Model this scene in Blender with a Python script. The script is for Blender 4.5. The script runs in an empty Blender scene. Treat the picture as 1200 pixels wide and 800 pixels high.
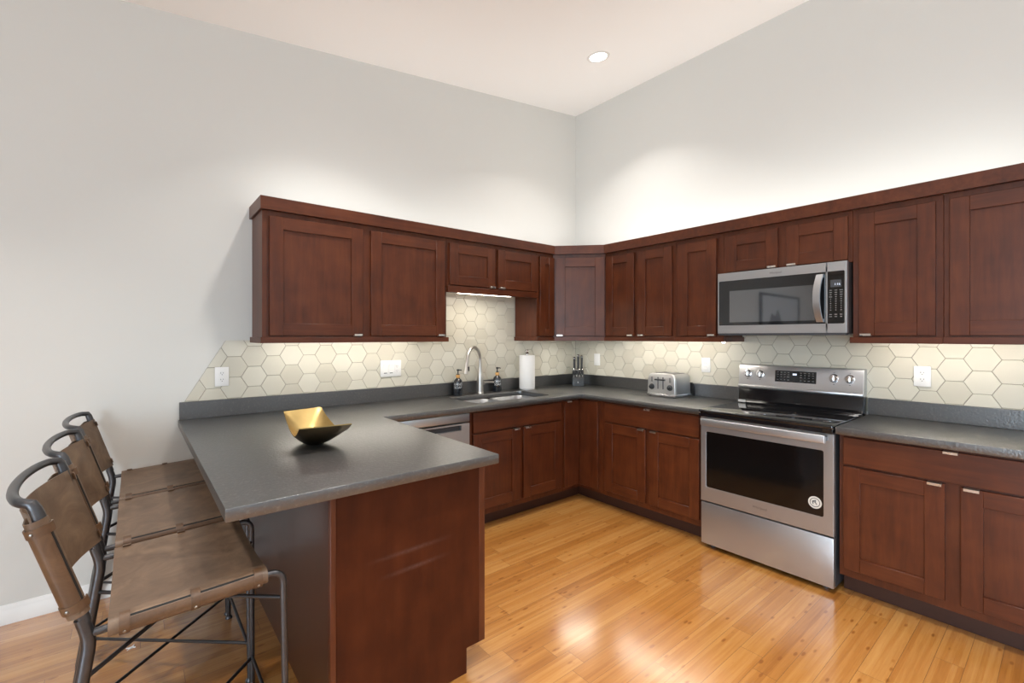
import bpy, bmesh, math, random
from mathutils import Vector, Matrix
random.seed(7)
PI = math.pi
S = bpy.context.scene
C = S.collection

# ------------------------------------------------------------------ camera, world, lights, exposure
cam = bpy.data.cameras.new('camera')
cam.sensor_fit = 'HORIZONTAL'
cam.sensor_width = 36.0
cam.lens = 541.03 / 1200 * 36
cam.shift_y = (394.28 - 400) / 1200
cam.clip_start = 0.05
co = bpy.data.objects.new('camera', cam)
C.objects.link(co)
co.location = (-3.5604, -3.3023, 1.3979)
co.rotation_euler = (PI / 2, 0, math.radians(50.6966 - 90))
S.camera = co

S.view_settings.view_transform = 'Standard'
S.view_settings.look = 'None'
S.view_settings.gamma = 1
S.view_settings.exposure = 0.12
S.view_settings.use_curve_mapping = False
S.cycles.use_denoising = True
S.cycles.max_bounces = 10
S.cycles.diffuse_bounces = 6
S.cycles.sample_clamp_indirect = 6

w = bpy.data.worlds.new('sky')
S.world = w
w.use_nodes = True
bg = w.node_tree.nodes['Background']
bg.inputs[0].default_value = (0.75, 0.86, 1.0, 1)
bg.inputs[1].default_value = 1.0


def area(name, loc, rot, sx, sy, power, col, spread=None):
    l = bpy.data.lights.new(name, 'AREA')
    l.shape = 'RECTANGLE'
    l.size, l.size_y, l.energy, l.color = sx, sy, power, col
    if spread is not None:
        l.spread = spread
    o = bpy.data.objects.new(name, l)
    C.objects.link(o)
    o.location, o.rotation_euler = loc, rot
    return o


DAY = (0.70, 0.86, 1.0)
WARM = (1.0, 0.935, 0.83)
COVE = (1.0, 0.96, 0.91)
# daylight through the windows of the open room behind the camera
area('window_daylight', (-5.6, -7.35, 1.75), (PI / 2, 0, PI), 2.3, 1.9, 115, DAY)
area('window_daylight', (-2.2, -7.35, 1.75), (PI / 2, 0, PI), 2.3, 1.9, 115, DAY)
area('window_daylight', (-8.05, -5.3, 1.5), (PI / 2, 0, -PI / 2), 2.6, 2.3, 250, DAY)
# light strips on top of the wall cabinets
area('cove_light', (-1.80, -0.20, 2.165), (PI, 0, 0), 2.2, 0.03, 4.3, COVE)
area('cove_light', (-0.36, -0.36, 2.165), (PI, 0, -PI / 4), 0.45, 0.03, 1.3, COVE)
area('cove_light', (-0.20, -1.95, 2.165), (PI, 0, PI / 2), 2.6, 0.03, 7.6, COVE)
# strips under the wall cabinets
area('under_cabinet_glow', (-1.365, -0.270, 1.728), (0, 0, 0), 0.5, 0.02, 2.6, WARM)
area('under_cabinet_glow', (-0.36, -0.36, 1.372), (0, 0, -PI / 4), 0.3, 0.03, 1.9, WARM)
# recessed downlights of the room, above and behind the camera's view
for dx, dy, pw in ((-1.65, -2.6, 19), (-3.0, -3.0, 16), (-2.55, -0.95, 13), (-4.4, -1.5, 15), (-4.4, -4.2, 16), (-1.8, -4.8, 16)):
    l = bpy.data.lights.new('downlight', 'AREA')
    l.shape = 'DISK'
    l.size, l.energy, l.color, l.spread = 0.13, pw, (1.0, 0.96, 0.92), math.radians(105)
    o = bpy.data.objects.new('downlight', l)
    C.objects.link(o)
    o.location = (dx, dy, 3.69 + 0.1264 * dx - 0.02)

# ------------------------------------------------------------------ materials


def new_mat(name):
    m = bpy.data.materials.new(name)
    m.use_nodes = True
    nt = m.node_tree
    return m, nt, nt.nodes['Principled BSDF']


def N(nt, typ, **kw):
    n = nt.nodes.new(typ)
    for k, v in kw.items():
        setattr(n, k, v)
    return n


def L(nt, a, b):
    nt.links.new(a, b)


def simple(name, col, rough=0.5, metal=0.0, coat=0.0, emit=None, estr=0.0, spec=None, noise=0.0, nscale=40, bump=0.0):
    m, nt, p = new_mat(name)
    p.inputs['Base Color'].default_value = (*col, 1)
    p.inputs['Roughness'].default_value = rough
    p.inputs['Metallic'].default_value = metal
    p.inputs['Coat Weight'].default_value = coat
    if spec is not None:
        p.inputs['Specular IOR Level'].default_value = spec
    if emit:
        p.inputs['Emission Color'].default_value = (*emit, 1)
        p.inputs['Emission Strength'].default_value = estr
    tc = N(nt, 'ShaderNodeTexCoord')
    no = N(nt, 'ShaderNodeTexNoise')
    no.inputs['Scale'].default_value = nscale
    no.inputs['Detail'].default_value = 4
    L(nt, tc.outputs['Object'], no.inputs['Vector'])
    mr = N(nt, 'ShaderNodeMapRange')
    mr.inputs['To Min'].default_value = max(0.02, rough - 0.03)
    mr.inputs['To Max'].default_value = rough + 0.03
    L(nt, no.outputs['Fac'], mr.inputs['Value'])
    L(nt, mr.outputs['Result'], p.inputs['Roughness'])
    if noise:
        mx = N(nt, 'ShaderNodeMix', data_type='RGBA')
        mx.inputs[6].default_value = (*[c * (1 - noise) for c in col], 1)
        mx.inputs[7].default_value = (*[min(1, c * (1 + noise)) for c in col], 1)
        L(nt, no.outputs['Fac'], mx.inputs[0])
        L(nt, mx.outputs[2], p.inputs['Base Color'])
    if bump:
        b = N(nt, 'ShaderNodeBump')
        b.inputs['Strength'].default_value = bump
        b.inputs['Distance'].default_value = 0.002
        L(nt, no.outputs['Fac'], b.inputs['Height'])
        L(nt, b.outputs['Normal'], p.inputs['Normal'])
    return m


def ramp(nt, stops):
    r = N(nt, 'ShaderNodeValToRGB')
    e = r.color_ramp.elements
    while len(e) < len(stops):
        e.new(0.5)
    for x, (pos, col) in zip(e, stops):
        x.position = pos
        x.color = (*col, 1)
    return r


def wood(name, axis):
    m, nt, p = new_mat(name)
    tc = N(nt, 'ShaderNodeTexCoord')
    oi = N(nt, 'ShaderNodeObjectInfo')
    mul = N(nt, 'ShaderNodeMath', operation='MULTIPLY')
    mul.inputs[1].default_value = 37.0
    L(nt, oi.outputs['Random'], mul.inputs[0])
    add = N(nt, 'ShaderNodeVectorMath', operation='ADD')
    L(nt, tc.outputs['Object'], add.inputs[0])
    L(nt, mul.outputs[0], add.inputs[1])
    mp = N(nt, 'ShaderNodeMapping')
    mp.inputs['Scale'].default_value = (16, 16, 1.3) if axis == 'z' else (1.3, 16, 16)
    L(nt, add.outputs[0], mp.inputs['Vector'])
    n1 = N(nt, 'ShaderNodeTexNoise')
    n1.inputs['Scale'].default_value = 2.2
    n1.inputs['Detail'].default_value = 7
    n1.inputs['Roughness'].default_value = 0.62
    n1.inputs['Distortion'].default_value = 0.5
    L(nt, mp.outputs[0], n1.inputs['Vector'])
    n2 = N(nt, 'ShaderNodeTexNoise')
    n2.inputs['Scale'].default_value = 7.0
    n2.inputs['Detail'].default_value = 3
    L(nt, add.outputs[0], n2.inputs['Vector'])
    mix = N(nt, 'ShaderNodeMath', operation='MULTIPLY_ADD')
    mix.inputs[1].default_value = 0.55
    L(nt, n1.outputs['Fac'], mix.inputs[0])
    h = N(nt, 'ShaderNodeMath', operation='MULTIPLY')
    h.inputs[1].default_value = 0.45
    L(nt, n2.outputs['Fac'], h.inputs[0])
    L(nt, h.outputs[0], mix.inputs[2])
    r = ramp(nt, [(0.30, WD[0]), (0.5, WD[1]), (0.72, WD[2])])
    L(nt, mix.outputs[0], r.inputs['Fac'])
    L(nt, r.outputs['Color'], p.inputs['Base Color'])
    p.inputs['Roughness'].default_value = 0.40
    p.inputs['Specular IOR Level'].default_value = 0.40
    p.inputs['Coat Weight'].default_value = 0.04
    p.inputs['Coat Roughness'].default_value = 0.22
    b = N(nt, 'ShaderNodeBump')
    b.inputs['Strength'].default_value = 0.05
    b.inputs['Distance'].default_value = 0.002
    L(nt, n1.outputs['Fac'], b.inputs['Height'])
    L(nt, b.outputs['Normal'], p.inputs['Normal'])
    return m


WD = [(0.046, 0.0090, 0.0018), (0.082, 0.0180, 0.0040), (0.120, 0.0310, 0.0080)]
WV = wood('cherry_wood_upright_grain', 'z')
WH = wood('cherry_wood_level_grain', 'x')
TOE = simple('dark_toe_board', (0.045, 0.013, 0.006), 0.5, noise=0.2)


def plaster(name, col):
    m, nt, p = new_mat(name)
    p.inputs['Base Color'].default_value = (*col, 1)
    p.inputs['Roughness'].default_value = 0.75
    tc = N(nt, 'ShaderNodeTexCoord')
    no = N(nt, 'ShaderNodeTexNoise')
    no.inputs['Scale'].default_value = 180
    no.inputs['Detail'].default_value = 3
    L(nt, tc.outputs['Object'], no.inputs['Vector'])
    b = N(nt, 'ShaderNodeBump')
    b.inputs['Strength'].default_value = 0.06
    b.inputs['Distance'].default_value = 0.002
    L(nt, no.outputs['Fac'], b.inputs['Height'])
    L(nt, b.outputs['Normal'], p.inputs['Normal'])
    return m


M_WALL = plaster('wall_paint', (0.612, 0.605, 0.572))
M_CEIL = plaster('ceiling_paint', (0.92, 0.92, 0.91))
M_TRIM = simple('white_trim_paint', (0.74, 0.73, 0.71), 0.4)


def floor_mat():
    m, nt, p = new_mat('bamboo_planks')
    tc = N(nt, 'ShaderNodeTexCoord')
    sx = N(nt, 'ShaderNodeSeparateXYZ')
    L(nt, tc.outputs['Object'], sx.inputs[0])

    def M(op, a, b=None, c=None):
        n = N(nt, 'ShaderNodeMath', operation=op)
        for i, v in enumerate((a, b, c)):
            if v is None:
                continue
            if isinstance(v, (int, float)):
                n.inputs[i].default_value = v
            else:
                L(nt, v, n.inputs[i])
        return n.outputs[0]
    W, LEN = 0.0945, 0.96
    yr = M('DIVIDE', M('ADD', sx.outputs['Y'], 20.015), W)
    row = M('FLOOR', yr)
    fy = M('SUBTRACT', yr, row)
    wn = N(nt, 'ShaderNodeTexWhiteNoise', noise_dimensions='1D')
    L(nt, row, wn.inputs['W'])
    xr = M('ADD', M('DIVIDE', M('ADD', sx.outputs['X'], 30), LEN), wn.outputs['Value'])
    colm = M('FLOOR', xr)
    fx = M('SUBTRACT', xr, colm)
    pid = N(nt, 'ShaderNodeCombineXYZ')
    L(nt, row, pid.inputs[0])
    L(nt, colm, pid.inputs[1])
    pw = N(nt, 'ShaderNodeTexWhiteNoise', noise_dimensions='2D')
    L(nt, pid.outputs[0], pw.inputs['Vector'])
    # bamboo strips inside each plank
    st = M('FLOOR', M('MULTIPLY', fy, 5))
    sid = N(nt, 'ShaderNodeCombineXYZ')
    L(nt, row, sid.inputs[0])
    L(nt, colm, sid.inputs[1])
    L(nt, st, sid.inputs[2])
    sw = N(nt, 'ShaderNodeTexWhiteNoise', noise_dimensions='3D')
    L(nt, sid.outputs[0], sw.inputs['Vector'])
    # grain
    gv = N(nt, 'ShaderNodeCombineXYZ')
    L(nt, M('MULTIPLY', sx.outputs['X'], 3.0), gv.inputs[0])
    L(nt, M('MULTIPLY', sx.outputs['Y'], 70.0), gv.inputs[1])
    L(nt, M('MULTIPLY', pw.outputs['Value'], 50), gv.inputs[2])
    g = N(nt, 'ShaderNodeTexNoise')
    g.inputs['Scale'].default_value = 1.5
    g.inputs['Detail'].default_value = 6
    g.inputs['Roughness'].default_value = 0.6
    L(nt, gv.outputs[0], g.inputs['Vector'])
    # knuckles
    kv = N(nt, 'ShaderNodeCombineXYZ')
    L(nt, M('MULTIPLY', sx.outputs['X'], 22.0), kv.inputs[0])
    L(nt, M('MULTIPLY', sx.outputs['Y'], 60.0), kv.inputs[1])
    kn = N(nt, 'ShaderNodeTexVoronoi')
    kn.inputs['Scale'].default_value = 0.5
    L(nt, kv.outputs[0], kn.inputs['Vector'])
    kmask = N(nt, 'ShaderNodeMapRange')
    kmask.inputs['From Min'].default_value = 0.05
    kmask.inputs['From Max'].default_value = 0.26
    kmask.inputs['To Min'].default_value = 1.0
    kmask.inputs['To Max'].default_value = 0.0
    L(nt, kn.outputs['Distance'], kmask.inputs['Value'])
    kw_ = N(nt, 'ShaderNodeSeparateColor')
    L(nt, kn.outputs['Color'], kw_.inputs[0])
    ksel = M('GREATER_THAN', kw_.outputs[0], 0.60)
    kk = M('MULTIPLY', M('MULTIPLY', kmask.outputs[0], ksel), 0.50)
    tone = M('ADD', M('MULTIPLY', pw.outputs['Value'], 0.27), M('MULTIPLY', sw.outputs['Value'], 0.22))
    tone = M('ADD', tone, M('MULTIPLY', g.outputs['Fac'], 0.52))
    tone = M('SUBTRACT', tone, kk)
    r = ramp(nt, FL)
    L(nt, tone, r.inputs['Fac'])
    # seams
    ey = M('MINIMUM', fy, M('SUBTRACT', 1.0, fy))
    ex = M('MINIMUM', fx, M('SUBTRACT', 1.0, fx))
    seam = M('MAXIMUM', M('LESS_THAN', ey, 0.011), M('LESS_THAN', ex, 0.0012))
    mx = N(nt, 'ShaderNodeMix', data_type='RGBA')
    L(nt, M('MULTIPLY', seam, 0.75), mx.inputs[0])
    L(nt, r.outputs['Color'], mx.inputs[6])
    mx.inputs[7].default_value = (0.16, 0.065, 0.02, 1)
    L(nt, mx.outputs[2], p.inputs['Base Color'])
    p.inputs['Roughness'].default_value = 0.30
    p.inputs['Coat Weight'].default_value = 1.0
    p.inputs['Coat Roughness'].default_value = 0.18
    p.inputs['Coat IOR'].default_value = 2.1
    b = N(nt, 'ShaderNodeBump')
    b.inputs['Strength'].default_value = 0.25
    b.inputs['Distance'].default_value = 0.0006
    L(nt, M('SUBTRACT', M('MULTIPLY', g.outputs['Fac'], 0.35), seam), b.inputs['Height'])
    L(nt, b.outputs['Normal'], p.inputs['Normal'])
    return m


FL = [(0.14, (0.27, 0.092, 0.014)), (0.5, (0.43, 0.182, 0.038)), (0.8, (0.55, 0.28, 0.080))]
M_FLOOR = floor_mat()


def granite():
    m, nt, p = new_mat('black_leathered_granite')
    tc = N(nt, 'ShaderNodeTexCoord')
    v = N(nt, 'ShaderNodeTexNoise')
    v.inputs['Scale'].default_value = 85
    v.inputs['Detail'].default_value = 5
    v.inputs['Roughness'].default_value = 0.7
    L(nt, tc.outputs['Object'], v.inputs['Vector'])
    r = ramp(nt, [(0.35, (0.004, 0.004, 0.0038)), (0.55, (0.011, 0.0105, 0.010)), (0.74, (0.090, 0.085, 0.077))])
    L(nt, v.outputs['Fac'], r.inputs['Fac'])
    L(nt, r.outputs['Color'], p.inputs['Base Color'])
    n = N(nt, 'ShaderNodeTexNoise')
    n.inputs['Scale'].default_value = 95
    n.inputs['Detail'].default_value = 3
    L(nt, tc.outputs['Object'], n.inputs['Vector'])
    b = N(nt, 'ShaderNodeBump')
    b.inputs['Strength'].default_value = 0.50
    b.inputs['Distance'].default_value = 0.0024
    L(nt, n.outputs['Fac'], b.inputs['Height'])
    L(nt, b.outputs['Normal'], p.inputs['Normal'])
    p.inputs['Roughness'].default_value = 0.35
    p.inputs['IOR'].default_value = 2.35
    return m


M_GRAN = granite()


def steel(name, col=(0.45, 0.455, 0.465), rough=0.36, axis='x'):
    m, nt, p = new_mat(name)
    p.inputs['Base Color'].default_value = (*col, 1)
    p.inputs['Metallic'].default_value = 0.88
    tc = N(nt, 'ShaderNodeTexCoord')
    mp = N(nt, 'ShaderNodeMapping')
    mp.inputs['Scale'].default_value = (2, 400, 400) if axis == 'x' else (400, 400, 2)
    L(nt, tc.outputs['Object'], mp.inputs['Vector'])
    no = N(nt, 'ShaderNodeTexNoise')
    no.inputs['Scale'].default_value = 1.0
    no.inputs['Detail'].default_value = 2
    L(nt, mp.outputs[0], no.inputs['Vector'])
    mr = N(nt, 'ShaderNodeMapRange')
    mr.inputs['To Min'].default_value = rough - 0.06
    mr.inputs['To Max'].default_value = rough + 0.08
    L(nt, no.outputs['Fac'], mr.inputs['Value'])
    L(nt, mr.outputs['Result'], p.inputs['Roughness'])
    return m


STEEL = steel('brushed_stainless')
STEELV = steel('brushed_stainless_upright', axis='z')
CHROME = simple('polished_chrome', (0.75, 0.75, 0.76), 0.10, 1.0)
NICKEL = simple('brushed_nickel', (0.50, 0.475, 0.44), 0.33, 1.0)
PULL = simple('satin_nickel_pull', (0.78, 0.75, 0.70), 0.28, 1.0)
BLACKGL = simple('black_glass', (0.006, 0.006, 0.007), 0.06, coat=0.5)
OVENGL = simple('oven_window_glass', (0.004, 0.004, 0.004), 0.10)
WINGL = simple('microwave_window_glass', (0.030, 0.035, 0.042), 0.06, coat=1.0, spec=1.0)
WINGL.node_tree.nodes['Principled BSDF'].inputs['Coat IOR'].default_value = 1.9
BLACKPL = simple('black_plastic', (0.012, 0.012, 0.013), 0.38)
BLACKEN = simple('black_enamel', (0.007, 0.007, 0.008), 0.14, spec=0.3)
DARKGR = simple('dark_grey_plastic', (0.045, 0.048, 0.055), 0.4)
WHITEPL = simple('white_plastic', (0.76, 0.75, 0.73), 0.32)
GREYPL = simple('grey_slot', (0.20, 0.19, 0.18), 0.5)
PAPER = simple('white_paper_towel', (0.80, 0.79, 0.77), 0.9, bump=0.5, nscale=160)
KEYPR = simple('dim_key_print', (0.22, 0.22, 0.22), 0.5)
PRINT = simple('pale_print', (0.55, 0.55, 0.54), 0.5)
PRINTD = simple('dark_print', (0.10, 0.10, 0.10), 0.5)
AMBER = simple('amber_collar', (0.62, 0.33, 0.10), 0.4)
BOTTLE = simple('smoked_black_bottle', (0.012, 0.014, 0.018), 0.12, coat=0.5)
BRASS = simple('hammered_brass', (0.40, 0.285, 0.115), 0.42, 1.0, noise=0.12, nscale=25, bump=0.25)
BRONZE = simple('dark_bronze', (0.11, 0.085, 0.05), 0.33, 1.0, noise=0.2, nscale=30)
IRON = simple('gunmetal_iron', (0.085, 0.085, 0.09), 0.36, 0.85, noise=0.15, nscale=60)
RIVET = simple('dull_rivet', (0.30, 0.29, 0.27), 0.35, 1.0)
LENS = simple('lit_lens', (1, 1, 1), 0.4, emit=(1.0, 0.95, 0.86), estr=14)
LEDM = simple('lit_led_bar', (1, 1, 1), 0.4, emit=(1.0, 0.93, 0.80), estr=10)
DISPL = simple('lit_display', (0.02, 0.02, 0.02), 0.3, emit=(0.75, 0.85, 1.0), estr=1.2)
SLOT_SHADE = simple('slot_shade_black', (0.006, 0.005, 0.004), 0.8)  # near-black colour stands in for the shade inside the leather cuts


def leather(name, cols):
    m, nt, p = new_mat(name)
    tc = N(nt, 'ShaderNodeTexCoord')
    oi = N(nt, 'ShaderNodeObjectInfo')
    mul = N(nt, 'ShaderNodeMath', operation='MULTIPLY')
    mul.inputs[1].default_value = 11.0
    L(nt, oi.outputs['Random'], mul.inputs[0])
    add = N(nt, 'ShaderNodeVectorMath', operation='ADD')
    L(nt, tc.outputs['Object'], add.inputs[0])
    L(nt, mul.outputs[0], add.inputs[1])
    n = N(nt, 'ShaderNodeTexNoise')
    n.inputs['Scale'].default_value = 9
    n.inputs['Detail'].default_value = 9
    n.inputs['Roughness'].default_value = 0.68
    n.inputs['Distortion'].default_value = 1.2
    L(nt, add.outputs[0], n.inputs['Vector'])
    r = ramp(nt, [(0.3, cols[0]), (0.52, cols[1]), (0.75, cols[2])])
    L(nt, n.outputs['Fac'], r.inputs['Fac'])
    L(nt, r.outputs['Color'], p.inputs['Base Color'])
    p.inputs['Roughness'].default_value = 0.45
    f = N(nt, 'ShaderNodeTexNoise')
    f.inputs['Scale'].default_value = 260
    f.inputs['Detail'].default_value = 3
    L(nt, add.outputs[0], f.inputs['Vector'])
    b = N(nt, 'ShaderNodeBump')
    b.inputs['Strength'].default_value = 0.15
    b.inputs['Distance'].default_value = 0.001
    L(nt, f.outputs['Fac'], b.inputs['Height'])
    L(nt, b.outputs['Normal'], p.inputs['Normal'])
    return m


LEATHER = leather('brown_saddle_leather', [(0.078, 0.046, 0.027), (0.128, 0.080, 0.049), (0.20, 0.13, 0.080)])
LEATHERD = leather('brown_leather_sleeve', [(0.055, 0.028, 0.013), (0.095, 0.048, 0.022), (0.14, 0.075, 0.036)])


def tile_mat():
    m, nt, p = new_mat('cream_glazed_tile')
    g = N(nt, 'ShaderNodeNewGeometry')
    r = ramp(nt, [(0.0, (0.52, 0.487, 0.40)), (1.0, (0.61, 0.58, 0.49))])
    L(nt, g.outputs['Random Per Island'], r.inputs['Fac'])
    L(nt, r.outputs['Color'], p.inputs['Base Color'])
    p.inputs['Roughness'].default_value = 0.28
    p.inputs['Coat Weight'].default_value = 0.2
    return m


M_TILE = tile_mat()
M_GROUT = simple('cream_grout', (0.27, 0.245, 0.19), 0.8)

# ------------------------------------------------------------------ mesh helpers


class MB:
    def __init__(self):
        self.bm = bmesh.new()

    def box(self, x0, x1, y0, y1, z0, z1, mi=0, bev=0.0, seg=1):
        b = self.bm
        xs, ys, zs = sorted((x0, x1)), sorted((y0, y1)), sorted((z0, z1))
        v = [b.verts.new((xs[i], ys[j], zs[k])) for i in (0, 1) for j in (0, 1) for k in (0, 1)]
        fs = [b.faces.new([v[i] for i in q]) for q in ((0, 1, 3, 2), (4, 6, 7, 5), (0, 4, 5, 1), (2, 3, 7, 6), (0, 2, 6, 4), (1, 5, 7, 3))]
        for f in fs:
            f.material_index = mi
        if bev:
            es = list({e for f in fs for e in f.edges})
            r = bmesh.ops.bevel(b, geom=es, offset=bev, segments=seg, affect='EDGES', profile=0.5)
            for f in r['faces']:
                f.material_index = mi
                if seg > 1:
                    f.smooth = True
        return fs

    def prism(self, poly, axis, a, c, mi=0, bev=0.0, seg=1):
        """poly: 2-D points; axis: extrusion axis; (u,v) are the other two axes in order."""
        b = self.bm

        def P(u, v, t):
            return {'x': (t, u, v), 'y': (u, t, v), 'z': (u, v, t)}[axis]
        lo = [b.verts.new(P(u, v, a)) for u, v in poly]
        hi = [b.verts.new(P(u, v, c)) for u, v in poly]
        fs = [b.faces.new(lo), b.faces.new(list(reversed(hi)))]
        n = len(poly)
        for i in range(n):
            fs.append(b.faces.new((lo[i], hi[i], hi[(i + 1) % n], lo[(i + 1) % n])))
        for f in fs:
            f.material_index = mi
        bmesh.ops.recalc_face_normals(b, faces=fs)
        if bev:
            es = list({e for f in fs for e in f.edges})
            r = bmesh.ops.bevel(b, geom=es, offset=bev, segments=seg, affect='EDGES', profile=0.5)
            for f in r['faces']:
                f.material_index = mi
                if seg > 1:
                    f.smooth = True
        return fs

    def tube(self, pts, r, seg=10, mi=0, closed=False, ry=None):
        b = self.bm
        pts = [Vector(p) for p in pts]
        n = len(pts)
        tang = []
        for i in range(n):
            if closed:
                t = pts[(i + 1) % n] - pts[i - 1]
            elif i == 0:
                t = pts[1] - pts[0]
            elif i == n - 1:
                t = pts[-1] - pts[-2]
            else:
                t = (pts[i + 1] - pts[i]).normalized() + (pts[i] - pts[i - 1]).normalized()
            tang.append(t.normalized())
        ref = Vector((0, 0, 1)) if abs(tang[0].z) < 0.9 else Vector((1, 0, 0))
        u = tang[0].cross(ref).normalized()
        rings = []
        for i in range(n):
            t = tang[i]
            u = (u - t * u.dot(t)).normalized()
            v = t.cross(u)
            rr = r[i] if isinstance(r, (list, tuple)) else r
            r2 = rr if ry is None else ry
            rings.append([b.verts.new(pts[i] + u * (rr * math.cos(2 * PI * k / seg)) + v * (r2 * math.sin(2 * PI * k / seg))) for k in range(seg)])
        m = n if closed else n - 1
        for i in range(m):
            A, B = rings[i], rings[(i + 1) % n]
            for k in range(seg):
                f = b.faces.new((A[k], A[(k + 1) % seg], B[(k + 1) % seg], B[k]))
                f.smooth = True
                f.material_index = mi
        if not closed:
            f = b.faces.new(list(reversed(rings[0])))
            f.material_index = mi
            f = b.faces.new(rings[-1])
            f.material_index = mi
        return rings

    def cyl(self, p0, p1, r, seg=20, mi=0, r1=None):
        self.tube([p0, p1], [r, r if r1 is None else r1], seg, mi)

    def lathe(self, prof, cx=0, cy=0, seg=28, mi=0, mat=None, tor=False):
        b = self.bm
        rings = []
        for (r, z) in prof:
            ring = []
            for k in range(seg):
                a = 2 * PI * k / seg
                co_ = Vector((cx + max(r, 1e-4) * math.cos(a), cy + max(r, 1e-4) * math.sin(a), z))
                if mat is not None:
                    co_ = mat @ co_
                ring.append(b.verts.new(co_))
            rings.append(ring)
        for i in range(len(rings) - 1):
            for k in range(seg):
                f = b.faces.new((rings[i][k], rings[i][(k + 1) % seg], rings[i + 1][(k + 1) % seg], rings[i + 1][k]))
                f.smooth = True
                f.material_index = mi
        if tor:
            for k in range(seg):
                f = b.faces.new((rings[-1][k], rings[-1][(k + 1) % seg], rings[0][(k + 1) % seg], rings[0][k]))
                f.smooth = True
                f.material_index = mi
            return
        f = b.faces.new(list(reversed(rings[0])))
        f.material_index = mi
        f = b.faces.new(rings[-1])
        f.material_index = mi

    def grid(self, fn, nu, nv, mi=0):
        """fn(i/nu, j/nv) -> point; open sheet"""
        b = self.bm
        vs = [[b.verts.new(fn(i / nu, j / nv)) for j in range(nv + 1)] for i in range(nu + 1)]
        for i in range(nu):
            for j in range(nv):
                f = b.faces.new((vs[i][j], vs[i + 1][j], vs[i + 1][j + 1], vs[i][j + 1]))
                f.smooth = True
                f.material_index = mi
        return vs

    def build(self, name, mats, parent=None, angle=40, recalc=True):
        if recalc:
            bmesh.ops.recalc_face_normals(self.bm, faces=self.bm.faces[:])
        me = bpy.data.meshes.new(name)
        self.bm.to_mesh(me)
        self.bm.free()
        for m in (mats if isinstance(mats, (list, tuple)) else [mats]):
            me.materials.append(m)
        if angle:
            me.set_sharp_from_angle(angle=math.radians(angle))
        o = bpy.data.objects.new(name, me)
        C.objects.link(o)
        if parent is not None:
            o.parent = parent
        return o


def fillet(pts, rad, n=6):
    pts = [Vector(p) for p in pts]
    out = [pts[0]]
    for i in range(1, len(pts) - 1):
        a, p, c = pts[i - 1], pts[i], pts[i + 1]
        d1, d2 = (a - p), (c - p)
        rr = rad[i - 1] if isinstance(rad, (list, tuple)) else rad
        t = min(rr, d1.length * 0.49, d2.length * 0.49)
        s, e = p + d1.normalized() * t, p + d2.normalized() * t
        for k in range(n + 1):
            q = k / n
            out.append(s * (1 - q) ** 2 + p * (2 * q * (1 - q)) + e * q * q)
    out.append(pts[-1])
    return out


def empty(name, loc, rz=0.0):
    o = bpy.data.objects.new(name, None)
    o.empty_display_size = 0.1
    C.objects.link(o)
    o.location = loc
    o.rotation_euler = (0, 0, rz)
    return o


def tag(o, label, cat, group=None):
    o['label'] = label
    o['category'] = cat
    if group:
        o['group'] = group
    return o


def struct(o):
    o['kind'] = 'structure'
    return o


def text(body, size, name, mat, parent, loc, rot, align='CENTER'):
    cu = bpy.data.curves.new(name, 'FONT')
    cu.body = body
    cu.size = size
    cu.extrude = 0.0003
    cu.align_x = align
    cu.align_y = 'CENTER'
    t = bpy.data.objects.new(name, cu)
    C.objects.link(t)
    dg = bpy.context.evaluated_depsgraph_get()
    me = bpy.data.meshes.new_from_object(t.evaluated_get(dg))
    bpy.data.objects.remove(t)
    me.materials.clear()
    me.materials.append(mat)
    o = bpy.data.objects.new(name, me)
    C.objects.link(o)
    if parent is not None:
        o.parent = parent
    o.location, o.rotation_euler = loc, rot
    return o


# ------------------------------------------------------------------ room shell
XW, YR = -8.2, -7.5      # far left wall, rear wall


def zc(x):
    return 3.690 + 0.1264 * x


mb = MB()
mb.box(XW - 0.1, 0.1, YR - 0.1, 0.1, -0.1, 0.0)
struct(mb.build('floor', M_FLOOR))
mb = MB()
mb.prism([(XW - 0.1, zc(XW - 0.1)), (0.1, zc(0.1)), (0.1, zc(0.1) + 0.1), (XW - 0.1, zc(XW - 0.1) + 0.1)], 'y', YR - 0.1, 0.1)
struct(mb.build('ceiling', M_CEIL))
mb = MB()
mb.prism([(XW, 0), (0, 0), (0, zc(0)), (XW, zc(XW))], 'y', 0.0, 0.1)
struct(mb.build('wall_left', M_WALL))
mb = MB()
mb.prism([(YR - .1, 0), (0.1, 0), (0.1, zc(0)), (YR - .1, zc(0))], 'x', 0.0, 0.1)
struct(mb.build('wall_right', M_WALL))


def wall_with_openings(name, axis, pos, thick, a0, a1, top, holes):
    """wall in the plane axis = pos, running a0..a1, holes = (u0, u1, z0, z1)"""
    m = MB()
    holes = sorted(holes)

    def blk(u0, u1, z0, z1):
        if axis == 'y':
            m.prism([(u0, z0), (u1, z0), (u1, top(u1) if z1 is None else z1), (u0, top(u0) if z1 is None else z1)], 'y', pos - thick, pos)
        else:
            m.prism([(u0, z0), (u1, z0), (u1, top(u1) if z1 is None else z1), (u0, top(u0) if z1 is None else z1)], 'x', pos - thick, pos)
    u = a0
    for h0, h1, z0, z1 in holes:
        blk(u, h0, 0, None)
        blk(h0, h1, 0, z0)
        blk(h0, h1, z1, None)
        u = h1
    blk(u, a1, 0, None)
    return struct(m.build(name, M_WALL))


wall_with_openings('wall_rear', 'y', YR, 0.1, XW, 0.0, zc, [(-6.75, -4.45, 0.8, 2.5), (-3.35, -1.05, 0.8, 2.5)])
wall_with_openings('wall_far', 'x', XW, 0.1, YR, 0.0, lambda y: zc(XW), [(-6.6, -4.0, 0.35, 2.45)])


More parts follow.
